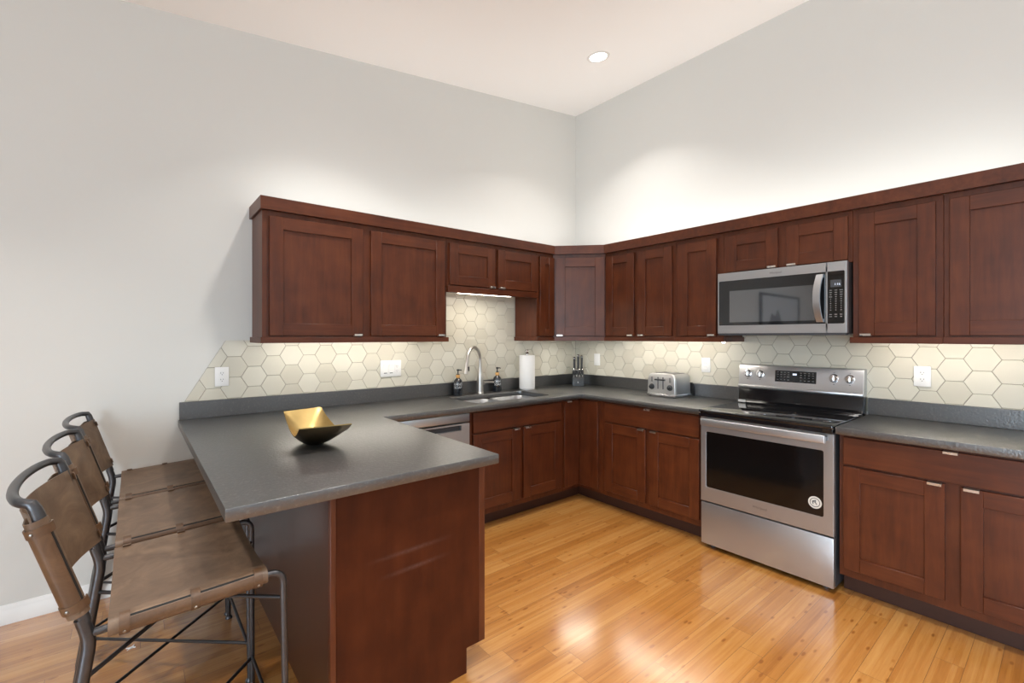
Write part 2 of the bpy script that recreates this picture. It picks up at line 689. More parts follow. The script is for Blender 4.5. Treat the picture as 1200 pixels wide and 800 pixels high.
def window(name, axis, pos, u0, u1, z0, z1):
    m = MB()
    f = 0.05

    def bx(a, b, c, d, t0=-0.07, t1=-0.02, mi=0):
        if axis == 'y':
            m.box(a, b, pos + t0, pos + t1, c, d, mi, 0.004)
        else:
            m.box(pos + t0, pos + t1, a, b, c, d, mi, 0.004)
    bx(u0, u1, z0, z0 + f)
    bx(u0, u1, z1 - f, z1)
    bx(u0, u0 + f, z0, z1)
    bx(u1 - f, u1, z0, z1)
    bx((u0 + u1) / 2 - f / 2, (u0 + u1) / 2 + f / 2, z0, z1)
    o = struct(m.build(name, M_TRIM))
    return o


window('window_1', 'y', YR, -6.75, -4.45, 0.8, 2.5)
window('window_2', 'y', YR, -3.35, -1.05, 0.8, 2.5)
window('window_3', 'x', XW, -6.6, -4.0, 0.35, 2.45)

mb = MB()
bb = [(0, 0), (-0.014, 0), (-0.014, 0.058), (-0.010, 0.064), (-0.010, 0.074), (-0.006, 0.084), (-0.004, 0.092), (0, 0.092)]
mb.prism(bb, 'x', XW + 0.001, -3.06)
struct(mb.build('baseboard_left', M_TRIM))

# ------------------------------------------------------------------ cabinets
A_ROT, R_ROT, P_ROT = 0.0, -PI / 2, PI / 2
GW = 'wall cabinets'
GB = 'base cabinets'


def door(parent, x0, x1, z0, z1, yf, stile=0.074, name='door', slab=False):
    """front panel; back at y = -yf, front at -(yf + .020)"""
    m = MB()
    yb, y1 = -yf - 0.0005, -yf - 0.020
    b = 0.0018
    if slab:
        m.box(x0, x1, y1, yb, z0, z1, 0 if name == 'door' else 1, b)
    else:
        s = stile
        m.box(x0, x0 + s, y1, yb, z0, z1, 0, b)
        m.box(x1 - s, x1, y1, yb, z0, z1, 0, b)
        m.box(x0 + s - .0006, x1 - s + .0006, y1 + .0002, yb, z1 - s, z1, 1, b)
        m.box(x0 + s - .0006, x1 - s + .0006, y1 + .0002, yb, z0, z0 + s, 1, b)
        m.box(x0 + s - .004, x1 - s + .004, y1 + 0.0115, yb - .002, z0 + s - .004, z1 - s + .004, 0)
    return m.build(name, [WV, WH], parent)


def pull(d, xc, z, yf, up=False, ln=0.052):
    """edge tab pull on a panel whose front is at -(yf+.02); z = edge height; up: on the top edge"""
    m = MB()
    s = 1 if up else -1
    f = -yf - 0.020
    m.box(xc - ln / 2, xc + ln / 2, f - 0.016, f + 0.012, z, z + s * 0.0022, 0, 0.0006)
    m.box(xc - ln / 2, xc + ln / 2, f - 0.016, f - 0.0135, z + s * 0.0022, z - s * 0.011, 0, 0.0006)
    o = m.build('handle', PULL, d)
    return o


def wall_cab(loc, rz, wd, z0, label, doors, z1=2.137, rail=None, stile=0.074, left_side=True, depth=0.305, rail_ends=(0, 0)):
    r = empty('wall_cabinet', loc, rz)
    tag(r, label, 'cabinet', GW)
    m = MB()
    m.box(0.0004, wd - 0.0004, -depth, -0.012, z0, z1, 0, 0.001)
    m.build('body', [WV], r)
    for (x0, x1, h) in doors:
        zb, zt = (z0 + 0.019 if rail else z0 + 0.014), 2.105
        d = door(r, x0, x1, zb, zt, depth, stile)
        if h:
            xc = x1 - 0.034 if h == 'R' else x0 + 0.034
            pull(d, xc, zb, depth)
    if rail:
        m = MB()
        e0, e1 = rail_ends
        m.box(-e0, wd + e1, -depth - 0.027, -depth + 0.002, rail, z0 + 0.010, 0, 0.0015)
        if e0:
            m.box(-e0, 0.012, -depth + 0.002, -0.010, rail, z0 + 0.010, 0, 0.0015)
        if e1:
            m.box(wd - 0.012, wd + e1, -depth + 0.002, -0.010, rail, z0 + 0.010, 0, 0.0015)
        m.build('light_rail', [WH], r)
    return r


# sink wall, left to right
wall_cab((-2.985, 0, 0), A_ROT, 1.240, 1.385, 'large brown two-door wall cabinet at the left end of the run, over the long counter',
         [(0.036, 0.592, 'R'), (0.648, 1.217, 'R')], rail=1.360, rail_ends=(0.012, 0.006))
wall_cab((-1.744, 0, 0), A_ROT, 0.913, 1.770, 'short brown wall cabinet with two small doors and a lit bar above the sink',
         [(0.020, 0.448, 'R'), (0.478, 0.913 - 0.002, 'L')], rail=1.732)
nc = wall_cab((-0.830, 0, 0), A_ROT, 0.203, 1.385, 'narrow brown wall cabinet between sink cabinet and angled corner cabinet',
              [(0.028, 0.200, None)], rail=1.360, stile=0.062, rail_ends=(0.010, 0))
# range wall
wall_cab((0, -0.642, 0), R_ROT, 0.694, 1.385, 'brown wall cabinet with two narrow doors, just right of the angled corner',
         [(0.020, 0.316, 'R'), (0.354, 0.668, 'L')], rail=1.360)
wall_cab((0, -1.3365, 0), R_ROT, 0.3745, 1.385, 'brown single-door wall cabinet directly left of the microwave',
         [(0.030, 0.328, 'R')], rail=1.360, rail_ends=(0, 0.012))
wall_cab((0, -1.7115, 0), R_ROT, 0.764, 1.836, 'short brown wall cabinet with two small doors above the microwave',
         [(0.024, 0.363, 'R'), (0.412, 0.744, 'L')])
wall_cab((0, -2.476, 0), R_ROT, 0.391, 1.385, 'brown single-door wall cabinet directly right of the microwave',
         [(0.031, 0.362, 'L')], rail=1.360, rail_ends=(0.010, 0))
wall_cab((0, -2.8675, 0), R_ROT, 0.391, 1.385, 'brown wall cabinet at the right picture edge, over the right-hand counter',
         [(0.024, 0.362, None)], rail=1.360)
# angled corner cabinet
P0, P1 = Vector((-0.627, -0.305)), Vector((-0.305, -0.641))
mid = (P0 + P1) / 2
th = math.atan2(P1.y - P0.y, P1.x - P0.x)
fw = (P1 - P0).length
r = empty('wall_cabinet', (mid.x, mid.y, 0), th)
tag(r, 'brown single-door wall cabinet set diagonally across the room corner', 'cabinet', GW)
inv = Matrix.Rotation(-th, 2)
m = MB()
poly = [inv @ (Vector(p) - mid) for p in ((-0.012, -0.012), (-0.6265, -0.012), (-0.6265, -0.305), (-0.305, -0.6405), (-0.012, -0.6405))]
m.prism([(p.x, p.y) for p in poly], 'z', 1.385, 2.137)
m.build('body', [WV], r)
d = door(r, -fw / 2 + 0.026, fw / 2 - 0.008, 1.404, 2.105, 0.0, 0.082)
pull(d, -fw / 2 + 0.026 + 0.034, 1.404, 0.0)
m = MB()
m.box(-fw / 2 + 0.004, fw / 2 - 0.004, -0.026, 0.003, 1.360, 1.395, 0, 0.0015)
m.build('light_rail', [WH], r)


def offset_path(path, d):
    out = []
    n = len(path)
    for i in range(n):
        p = Vector(path[i])
        if i > 0:
            e1 = (p - Vector(path[i - 1])).normalized()
            n1 = Vector((e1.y, -e1.x))
        if i < n - 1:
            e2 = (Vector(path[i + 1]) - p).normalized()
            n2 = Vector((e2.y, -e2.x))
        if i == 0:
            q = p + n2 * d
        elif i == n - 1:
            q = p + n1 * d
        else:
            b = (n1 + n2).normalized()
            q = p + b * (d / max(0.2, b.dot(n1)))
        out.append(q)
    return out


# crown: inner path along cabinet faces, board outside it
inner = [(-2.9865, -0.001), (-2.9865, -0.3255), (-0.6315, -0.3255), (-0.3255, -0.6448), (-0.3255, -3.262)]
outer = offset_path(inner, 0.0125)
back = offset_path(inner, -0.03)
m = MB()
b = m.bm
prof = []
for i in range(len(inner)):
    o_, k_ = outer[i], back[i]
    prof.append([b.verts.new((o_.x, o_.y, 2.137)), b.verts.new((o_.x, o_.y, 2.212)), b.verts.new((k_.x, k_.y, 2.212)), b.verts.new((k_.x, k_.y, 2.1385))])
for i in range(len(prof) - 1):
    for k in range(4):
        b.faces.new((prof[i][k], prof[i + 1][k], prof[i + 1][(k + 1) % 4], prof[i][(k + 1) % 4]))
b.faces.new(prof[0])
b.faces.new(list(reversed(prof[-1])))
tag(m.build('crown_board', [WH], angle=20), 'flat brown crown board running along the tops of all the wall cabinets', 'moulding')

# under-cabinet light bars
GL = 'under-cabinet light bars'


def led_bar(loc, rz, ln, label, lens=LEDM):
    r_ = empty('light_bar', loc, rz)
    tag(r_, label, 'light', GL)
    m_ = MB()
    m_.box(-ln / 2 - 0.03, ln / 2 + 0.03, -0.02, 0.02, -0.010, 0.0, 0, 0.002)
    m_.build('housing', WHITEPL, r_)
    m_ = MB()
    m_.box(-ln / 2, ln / 2, -0.016, 0.016, -0.0235, -0.010, 0, 0.003)
    m_.build('lens', lens, r_)


led_bar((-1.365, -0.283, 1.7555), 0, 0.52, 'bright under-cabinet light bar glowing above the sink')
LEDU = simple('lit_led_bar_under_cabinet', (1, 1, 1), 0.4, emit=(1.0, 0.935, 0.83), estr=24)
led_bar((-2.365, -0.20, 1.3842), 0, 1.08, 'light bar tucked under the large left wall cabinet, lighting the tile', LEDU)
led_bar((-0.20, -1.16, 1.3842), R_ROT, 0.92, 'light bar tucked under the wall cabinets between corner and microwave', LEDU)
led_bar((-0.20, -2.87, 1.3842), R_ROT, 0.68, 'light bar tucked under the wall cabinets right of the microwave', LEDU)
m = MB()  # lit stub added to show the visible end of the light strip
m.lathe([(0.012, 1.3845), (0.012, 1.356), (0.008, 1.351)], -0.288, -1.700, 20, 0)
o = m.build('led_strip_end', [LEDM])
tag(o, 'small round lit end of the light strip under the cabinet left of the microwave', 'light')

# ---- base cabinets


def base_body(r_, wd, depth=0.58, x0=0.0004, toe=0.50, hollow=False):
    m_ = MB()
    if hollow:
        m_.box(x0, x0 + 0.018, -depth + 0.02, -0.025, 0.105, 0.8735, 0)
        m_.box(wd - 0.0184, wd - 0.0004, -depth + 0.02, -0.025, 0.105, 0.8735, 0)
        m_.box(x0 + 0.018, wd - 0.0184, -depth + 0.02, -0.025, 0.105, 0.123, 0)
        m_.box(x0, wd - 0.0004, -depth, -depth + 0.02, 0.105, 0.8735, 0, 0.001)
        m_.box(x0 + 0.018, wd - 0.0184, -0.037, -0.025, 0.123, 0.8735, 0)
    else:
        m_.box(x0, wd - 0.0004, -depth, -0.025, 0.105, 0.8735, 0, 0.001)
    m_.build('body', [WV], r_)
    m_ = MB()
    m_.box(x0, wd - 0.0004, -toe, -0.03, 0.001, 0.105, 0)
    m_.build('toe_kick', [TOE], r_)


# sink base
r = empty('base_cabinet', (-1.7425, 0, 0), A_ROT)
tag(r, 'brown base cabinet under the sink with a false drawer front and two doors', 'cabinet', GB)
base_body(r, 0.953, hollow=True)
door(r, 0.042, 0.925, 0.712, 0.855, 0.58, slab=True, name='drawer_front')
d = door(r, 0.042, 0.472, 0.150, 0.700, 0.58)
pull(d, 0.472 - 0.036, 0.700, 0.58, True)
d = door(r, 0.512, 0.925, 0.150, 0.700, 0.58)
pull(d, 0.512 + 0.036, 0.700, 0.58, True)

# corner base with folding doors
r = empty('base_cabinet', (0, 0, 0))
tag(r, 'brown corner base cabinet with folding plain doors, beneath the knife block', 'cabinet', GB)
m = MB()
m.prism([(-0.025, -0.025), (-0.789, -0.025), (-0.789, -0.58), (-0.58, -0.58), (-0.58, -0.8345), (-0.025, -0.8345)], 'z', 0.105, 0.8735)
m.build('body', [WV], r)
m = MB()
m.prism([(-0.03, -0.03), (-0.789, -0.03), (-0.789, -0.50), (-0.50, -0.50), (-0.50, -0.8345), (-0.03, -0.8345)], 'z', 0.001, 0.105)
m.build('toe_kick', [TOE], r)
m = MB()
m.box(-0.780, -0.602, -0.600, -0.5805, 0.135, 0.858, 0, 0.0018)
d = m.build('door', [WV], r)
pull(d, -0.735, 0.858, 0.58, True)
m = MB()
m.box(-0.600, -0.5805, -0.800, -0.602, 0.135, 0.858, 0, 0.0018)
m.build('door', [WV], r)

# drawer base left of range
r = empty('base_cabinet', (0, -0.835, 0), R_ROT)
tag(r, 'brown base cabinet below the toaster with one wide drawer and two doors', 'cabinet', GB)
base_body(r, 0.876)
d = door(r, 0.042, 0.850, 0.712, 0.858, 0.58, slab=True, name='drawer')
pull(d, 0.446, 0.858, 0.58, True)
d = door(r, 0.042, 0.424, 0.150, 0.700, 0.58)
pull(d, 0.424 - 0.036, 0.700, 0.58, True)
d = door(r, 0.460, 0.850, 0.150, 0.700, 0.58)
pull(d, 0.460 + 0.036, 0.700, 0.58, True)

# base right of range
r = empty('base_cabinet', (0, -2.484, 0), R_ROT)
tag(r, 'brown base cabinet right of the range with one wide drawer and two doors', 'cabinet', GB)
base_body(r, 0.914)
d = door(r, 0.022, 0.890, 0.712, 0.858, 0.58, slab=True, name='drawer')
pull(d, 0.446, 0.858, 0.58, True)
d = door(r, 0.022, 0.426, 0.150, 0.700, 0.58)
pull(d, 0.426 - 0.036, 0.700, 0.58, True)
d = door(r, 0.480, 0.890, 0.150, 0.700, 0.58)
pull(d, 0.480 + 0.036, 0.700, 0.58, True)

# peninsula
M_BACKP = simple('glossy_dark_back_panel', (0.058, 0.018, 0.009), 0.32, coat=0.1, noise=0.25, nscale=3)


def scuffed():
    m_, nt, p = new_mat('cherry_end_panel_scuffed')
    src = WV.node_tree
    # own copy of the stain colours with two pale scuff streaks
    tc = N(nt, 'ShaderNodeTexCoord')
    mp = N(nt, 'ShaderNodeMapping')
    mp.inputs['Scale'].default_value = (9, 9, 1.1)
    L(nt, tc.outputs['Object'], mp.inputs['Vector'])
    n1 = N(nt, 'ShaderNodeTexNoise')
    n1.inputs['Scale'].default_value = 2.0
    n1.inputs['Detail'].default_value = 8
    n1.inputs['Roughness'].default_value = 0.62
    L(nt, mp.outputs[0], n1.inputs['Vector'])
    n2 = N(nt, 'ShaderNodeTexNoise')
    n2.inputs['Scale'].default_value = 9.0
    n2.inputs['Detail'].default_value = 4
    L(nt, tc.outputs['Object'], n2.inputs['Vector'])
    ad = N(nt, 'ShaderNodeMath', operation='ADD')
    L(nt, n1.outputs['Fac'], ad.inputs[0])
    L(nt, n2.outputs['Fac'], ad.inputs[1])
    hf = N(nt, 'ShaderNodeMath', operation='MULTIPLY')
    hf.inputs[1].default_value = 0.5
    L(nt, ad.outputs[0], hf.inputs[0])
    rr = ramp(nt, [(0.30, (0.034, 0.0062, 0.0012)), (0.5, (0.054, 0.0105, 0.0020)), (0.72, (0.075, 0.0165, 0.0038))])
    L(nt, hf.outputs[0], rr.inputs['Fac'])
    sx = N(nt, 'ShaderNodeSeparateXYZ')
    L(nt, tc.outputs['Object'], sx.inputs[0])

    def M(op, a, b=None):
        n = N(nt, 'ShaderNodeMath', operation=op)
        for i, v in enumerate((a, b)):
            if v is None:
                continue
            if isinstance(v, (int, float)):
                n.inputs[i].default_value = v
            else:
                L(nt, v, n.inputs[i])
        return n.outputs[0]
    tot = None
    for (xc, zc_, sl, hw, ht) in ((-2.74, 0.588, 0.02, 0.19, 0.012), (-2.72, 0.520, 0.03, 0.16, 0.012)):
        dz = M('ABSOLUTE', M('SUBTRACT', M('SUBTRACT', sx.outputs['Z'], zc_), M('MULTIPLY', M('SUBTRACT', sx.outputs['X'], xc), sl)))
        mz = M('MAXIMUM', M('SUBTRACT', 1.0, M('DIVIDE', dz, ht)), 0.0)
        mx = M('MAXIMUM', M('SUBTRACT', 1.0, M('DIVIDE', M('ABSOLUTE', M('SUBTRACT', sx.outputs['X'], xc)), hw)), 0.0)
        k = M('MULTIPLY', mz, mx)
        tot = k if tot is None else M('ADD', tot, k)
    sc = N(nt, 'ShaderNodeTexNoise')
    sc.inputs['Scale'].default_value = 120
    sc.inputs['Detail'].default_value = 4
    L(nt, tc.outputs['Object'], sc.inputs['Vector'])
    fac = M('MULTIPLY', M('MULTIPLY', tot, sc.outputs['Fac']), 0.22)
    mix = N(nt, 'ShaderNodeMix', data_type='RGBA')
    L(nt, fac, mix.inputs[0])
    L(nt, rr.outputs['Color'], mix.inputs[6])
    mix.inputs[7].default_value = (0.30, 0.22, 0.19, 1)
    L(nt, mix.outputs[2], p.inputs['Base Color'])
    p.inputs['Roughness'].default_value = 0.48
    p.inputs['Specular IOR Level'].default_value = 0.18
    return m_


r = empty('peninsula_cabinet', (0, 0, 0))
tag(r, 'brown peninsula base cabinet with a plain scuffed end panel, under the counter overhang', 'cabinet')
m = MB()
m.box(-3.036, -2.430, -1.680, -0.030, 0.105, 0.8735, 0)
m.box(-3.036, -2.491, -1.680, -0.030, 0.001, 0.105, 0)
m.build('body', [WV], r)
m = MB()
m.prism([(-3.0255, 0.001), (-2.491, 0.001), (-2.491, 0.104), (-2.4275, 0.104), (-2.4275, 0.8735), (-3.0255, 0.8735)], 'y', -1.699, -1.6805, 0, 0.001)
m.build('end_panel', [scuffed()], r)
m = MB()
m.box(-3.046, -3.026, -1.702, -1.6805, 0.001, 0.8735, 0, 0.0015)
m.build('corner_trim', [WV], r)
m = MB()
m.box(-3.046, -3.0365, -1.6800, -0.016, 0.001, 0.8735, 0)
m.build('back_panel', [M_BACKP], r)
fr = MB()
m = fr
# fronts facing the kitchen (+x)
for (y0, y1) in ((-1.672, -1.245), (-1.205, -0.78)):
    m = MB()
    b_ = 0.0018
    s = 0.074
    X0, X1 = -2.4295, -2.4095
    m.box(X0, X1, y0, y0 + s, 0.135, 0.700, 0, b_)
    m.box(X0, X1, y1 - s, y1, 0.135, 0.700, 0, b_)
    m.box(X0, X1 - .0002, y0 + s, y1 - s, 0.135, 0.135 + s, 0, b_)
    m.box(X0, X1 - .0002, y0 + s, y1 - s, 0.700 - s, 0.700, 0, b_)
    m.box(X0, X1 - .0115, y0 + s - .004, y1 - s + .004, 0.135 + s - .004, 0.700 - s + .004, 0)
    dd = m.build('door', [WV], r)
    m = MB()
    m.box(X1 - 0.012, X1 + 0.016, y1 - 0.07, y1 - 0.018, 0.700, 0.7022, 0, 0.0006)
    m.box(X1 + 0.0135, X1 + 0.016, y1 - 0.07, y1 - 0.018, 0.689, 0.7022, 0, 0.0006)
    m.build('handle', PULL, dd)
m = MB()
m.box(-2.4295, -2.4095, -1.672, -0.78, 0.712, 0.858, 0, 0.0018)
m.build('drawer', [WV], r)
m = MB()
m.box(-2.4295, -2.3985, -1.6995, -1.678, 0.104, 0.8735, 0, 0.0015)
m.build('face_strip', [WV], r)

# ------------------------------------------------------------------ countertops


def slab(m_, outer_, holes, z0, z1, bev=0.003):
    b_ = m_.bm
    es = []
    for loop in [outer_] + holes:
        vs = [b_.verts.new((x, y, z1)) for x, y in loop]
        for i in range(len(vs)):
            es.append(b_.edges.new((vs[i], vs[(i + 1) % len(vs)])))
    res = bmesh.ops.triangle_fill(b_, use_beauty=True, use_dissolve=False, edges=es)
    fs = [g for g in res['geom'] if isinstance(g, bmesh.types.BMFace)]
    ext = bmesh.ops.extrude_face_region(b_, geom=fs)
    for g in ext['geom']:
        if isinstance(g, bmesh.types.BMVert):
            g.co.z = z0
    bmesh.ops.recalc_face_normals(b_, faces=b_.faces[:])
    b_.edges.ensure_lookup_table()
    be = [e for e in b_.edges if len(e.link_faces) == 2 and abs(e.verts[0].co.z - e.verts[1].co.z) < 1e-6 and e.calc_face_angle(0) > 1.0]
    bmesh.ops.bevel(b_, geom=be, offset=bev, segments=2, affect='EDGES', profile=0.5)


def rrect(x0, x1, y0, y1, r_, n=6):
    pts = []
    for cx_, cy_, a0 in ((x1 - r_, y1 - r_, 0), (x0 + r_, y1 - r_, 90), (x0 + r_, y0 + r_, 180), (x1 - r_, y0 + r_, 270)):
        for k in range(n + 1):
            a = math.radians(a0 + 90 * k / n)
            pts.append((cx_ + r_ * math.cos(a), cy_ + r_ * math.sin(a)))
    return pts


SX0, SX1, SY0, SY1 = -1.640, -0.880, -0.545, -0.140
r = empty('countertop', (0, 0, 0))
tag(r, 'long dark leathered stone countertop wrapping the peninsula, sink and corner', 'countertop', 'dark stone countertops')
m = MB()
slab(m, [(-3.363, -0.001), (-3.363, -1.792), (-2.395, -1.792), (-2.395, -0.655), (-0.632, -0.655), (-0.632, -1.7125), (-0.001, -1.7125), (-0.001, -0.001)],
     [rrect(SX0, SX1, SY0, SY1, 0.05)], 0.8745, 0.914)
m.build('slab', M_GRAN, r, angle=30)
m = MB()
m.box(-3.358, -0.022, -0.0215, -0.0015, 0.9142, 1.0165, 0, 0.0015)
m.box(-0.0215, -0.0015, -1.7125, -0.0015, 0.9142, 1.0165, 0, 0.0015)
m.build('splash', M_GRAN, r)
r = empty('countertop', (0, 0, 0))
tag(r, 'short dark leathered stone countertop right of the range', 'countertop', 'dark stone countertops')
m = MB()
slab(m, [(-0.640, -2.482), (-0.640, -3.42), (-0.001, -3.42), (-0.001, -2.482)], [], 0.8745, 0.914)
m.build('slab', M_GRAN, r, angle=30)
m = MB()
m.box(-0.0215, -0.0015, -3.42, -2.482, 0.9142, 1.0165, 0, 0.0015)
m.build('splash', M_GRAN, r)

# ------------------------------------------------------------------ tile backsplash
HD, HP = 0.1467, 0.127      # corner-to-corner pitch, row pitch
TT = 0.0085


def hex_field(m_, u_c, z_c, u0, u1, z0, z1, plane):
    """hexagons centred on (u_c, z_c) lattice clipped to the box; plane maps (u, depth, z) -> xyz"""
    b_ = bmesh.new()
    rnd = random.Random(3)
    R_ = HD / 2 - 0.0014
    cw = HD * 0.75
    i0, i1 = int((u0 - u_c) / cw) - 2, int((u1 - u_c) / cw) + 2
    for i in range(i0, i1 + 1):
        for j in range(-6, 8):
            u = u_c + i * cw
            z = z_c + j * HP + (HP / 2 if i % 2 else 0)
            if u + R_ < u0 or u - R_ > u1 or z + R_ < z0 or z - R_ > z1:
                continue
            sz = (HP / HD) / (math.sqrt(3) / 2)
            tx, tz = rnd.uniform(-1, 1) * 0.020, rnd.uniform(-1, 1) * 0.020
            lo, hi, top = [], [], []
            for k in range(6):
                a = k * PI / 3
                du, dz = R_ * math.cos(a), R_ * math.sin(a) * sz
                lo.append(b_.verts.new((u + du, 0.0008, z + dz)))
                hi.append(b_.verts.new((u + du, TT - 0.0016 + du * tx + dz * tz, z + dz)))
                q = (R_ - 0.0022) / R_
                top.append(b_.verts.new((u + du * q, TT + du * tx + dz * tz, z + dz * q)))
            for k in range(6):
                k2 = (k + 1) % 6
                b_.faces.new((lo[k], lo[k2], hi[k2], hi[k]))
                b_.faces.new((hi[k], hi[k2], top[k2], top[k]))
            b_.faces.new(top)
    for co_, no_ in (((u0, 0, 0), (-1, 0, 0)), ((u1, 0, 0), (1, 0, 0)), ((0, 0, z0), (0, 0, -1)), ((0, 0, z1), (0, 0, 1))):
        g = b_.verts[:] + b_.edges[:] + b_.faces[:]
        bmesh.ops.bisect_plane(b_, geom=g, plane_co=co_, plane_no=no_, clear_outer=True)
    if plane == 'A':
        # slanted left end
        g = b_.verts[:] + b_.edges[:] + b_.faces[:]
        bmesh.ops.bisect_plane(b_, geom=g, plane_co=(-3.333, 0, 1.0165), plane_no=(-math.sin(PI / 3), 0, math.cos(PI / 3)), clear_outer=True)
    # copy over
    vm = {}
    for v in b_.verts:
        u, d_, z = v.co
        vm[v] = m_.bm.verts.new((u, -d_, z) if plane == 'A' else (-d_, u, z))
    for f in b_.faces:
        try:
            nf = m_.bm.faces.new([vm[v] for v in f.verts])
        except ValueError:
            pass
    b_.free()


TZ0, TZ1 = 1.0172, 1.3745
m = MB()
hex_field(m, -2.7515, 1.2740, -3.40, -0.010, TZ0, TZ1, 'A')
hex_field(m, -2.7515, 1.2740, -1.7435, -0.8315, TZ1, 1.762, 'A')
m.prism([(-3.333, TZ0), (-0.001, TZ0), (-0.001, TZ1), (-0.8315, TZ1), (-0.8315, 1.762), (-1.7435, 1.762), (-1.7435, TZ1), (-3.1267, TZ1)], 'y', -0.0052, -0.0006, 1)
tag(m.build('tile_backsplash', [M_TILE, M_GROUT], angle=15), 'cream hexagon tile backsplash behind the sink, with a slanted left end', 'backsplash', 'hexagon tile backsplashes')
m = MB()
hex_field(m, -2.7605, 1.2745, -3.42, -0.010, TZ0, TZ1, 'R')
hex_field(m, -2.7605, 1.2745, -2.4755, -1.7115, TZ1, 1.41, 'R')
m.box(-0.0052, -0.0006, -3.42, -0.006, TZ0, TZ1, 1)
m.box(-0.0052, -0.0006, -2.4755, -1.7115, TZ1, 1.41, 1)
m.box(-0.0060, -0.0006, -2.4745, -1.7135, 0.93, TZ0, 1)
tag(m.build('tile_backsplash', [M_TILE, M_GROUT], angle=15), 'cream hexagon tile backsplash behind the range and toaster', 'backsplash', 'hexagon tile backsplashes')

# ------------------------------------------------------------------ outlets and switches
GO = 'white wall plates'


def plate(loc, rz, label, kind, wd=0.073, ht=0.116):
    r_ = empty('wall_outlet' if kind != 'switch' else 'switch_plate', loc, rz)
    tag(r_, label, 'outlet' if kind == 'duplex' else 'switch plate', GO)
    m_ = MB()
    m_.box(-wd / 2, wd / 2, -0.0065, 0.0, -ht / 2, ht / 2, 0, 0.0022, 2)
    m_.build('plate', WHITEPL, r_)
    if kind == 'duplex':
        for zc_ in (0.0195, -0.0195):
            m_ = MB()
            pr = []
            for k in range(24):
                a = 2 * PI * k / 24
                pr.append((0.0165 * math.cos(a), zc_ + max(-0.0135, min(0.0135, 0.0165 * math.sin(a)))))
            m_.prism(pr, 'y', -0.009, -0.006, 0, 0.0006)
            fc = m_.build('socket', WHITEPL, r_)
            m_ = MB()
            for sx_, hh in ((-0.0062, 0.0042), (0.0062, 0.0034)):
                m_.box(sx_ - 0.0011, sx_ + 0.0011, -0.0096, -0.0085, zc_ + 0.003 - hh, zc_ + 0.003 + hh)
            m_.cyl((0, -0.0085, zc_ - 0.0075), (0, -0.0096, zc_ - 0.0075), 0.0024, 10)
            m_.build('slots', BLACKPL, fc)
        m_ = MB()
        m_.cyl((0, -0.006, 0), (0, -0.0078, 0), 0.003, 12)
        m_.build('screw', WHITEPL, r_)
    elif kind == 'rocker':
        m_ = MB()
        m_.box(-0.0165, 0.0165, -0.0095, -0.006, -0.033, 0.033, 0, 0.0012)
        m_.build('rocker', WHITEPL, r_)
        for sz_ in (0.016, -0.016):
            m_ = MB()
            for sx_ in (-0.0062, 0.0062):
                m_.box(sx_ - 0.0009, sx_ + 0.0009, -0.0099, -0.0092, sz_ - 0.003, sz_ + 0.003)
            m_.build('slots', GREYPL, r_)
    elif kind == 'blank':
        m_ = MB()
        m_.box(-0.0165, 0.0165, -0.0090, -0.006, -0.033, 0.033, 0, 0.0012)
        m_.build('rocker', WHITEPL, r_)
    elif kind == 'switch':
        for xc_ in (-0.046, 0.0):
            m_ = MB()
            m_.prism([(-0.0065, -0.033), (-0.0100, -0.033), (-0.0078, 0.0), (-0.0105, 0.033), (-0.0065, 0.033)], 'x', xc_ - 0.0165, xc_ + 0.0165)
            rk = m_.build('rocker', WHITEPL, r_)
            m_ = MB()
            m_.box(xc_ - 0.012, xc_ + 0.012, -0.0112, -0.0085, -0.036, -0.031)
            m_.build('dimmer_slot', DARKGR, rk)
        m_ = MB()
        m_.box(0.046 - 0.0165, 0.046 + 0.0165, -0.0092, -0.006, -0.033, 0.033, 0, 0.001)
        fc = m_.build('socket', WHITEPL, r_)
        for zc_ in (0.017, -0.017):
            m_ = MB()
            for sx_ in (-0.0062, 0.0062):
                m_.box(0.046 + sx_ - 0.0011, 0.046 + sx_ + 0.0011, -0.0099, -0.0088, zc_ - 0.004, zc_ + 0.004)
            m_.cyl((0.046, -0.0088, zc_ - 0.0095), (0.046, -0.0099, zc_ - 0.0095), 0.0022, 10)
            m_.build('slots', GREYPL, fc)
    return r_


PT = 0.0096
plate((-3.147, -PT, 1.155), 0, 'white duplex outlet at the left end of the tile, above the peninsula', 'duplex')
plate((-2.054, -PT, 1.157), 0, 'wide white plate with two dimmer switches and an outlet, left of the faucet', 'switch', 0.166, 0.122)
plate((-PT, -0.299, 1.171), R_ROT, 'small white plain plate in the corner, right of the knife block', 'blank')
plate((-PT, -1.423, 1.171), R_ROT, 'white outlet plate on the tile above the toaster, left of the range', 'rocker')
plate((-PT, -2.736, 1.167), R_ROT, 'white duplex outlet on the tile right of the range', 'duplex', 0.076, 0.118)

# ------------------------------------------------------------------ sink and faucet
r = empty('sink', (-1.26, -0.34, 0))
tag(r, 'stainless undermount double-bowl sink set in the counter under the faucet', 'sink')
inv = Vector((1.26, 0.34, 0))


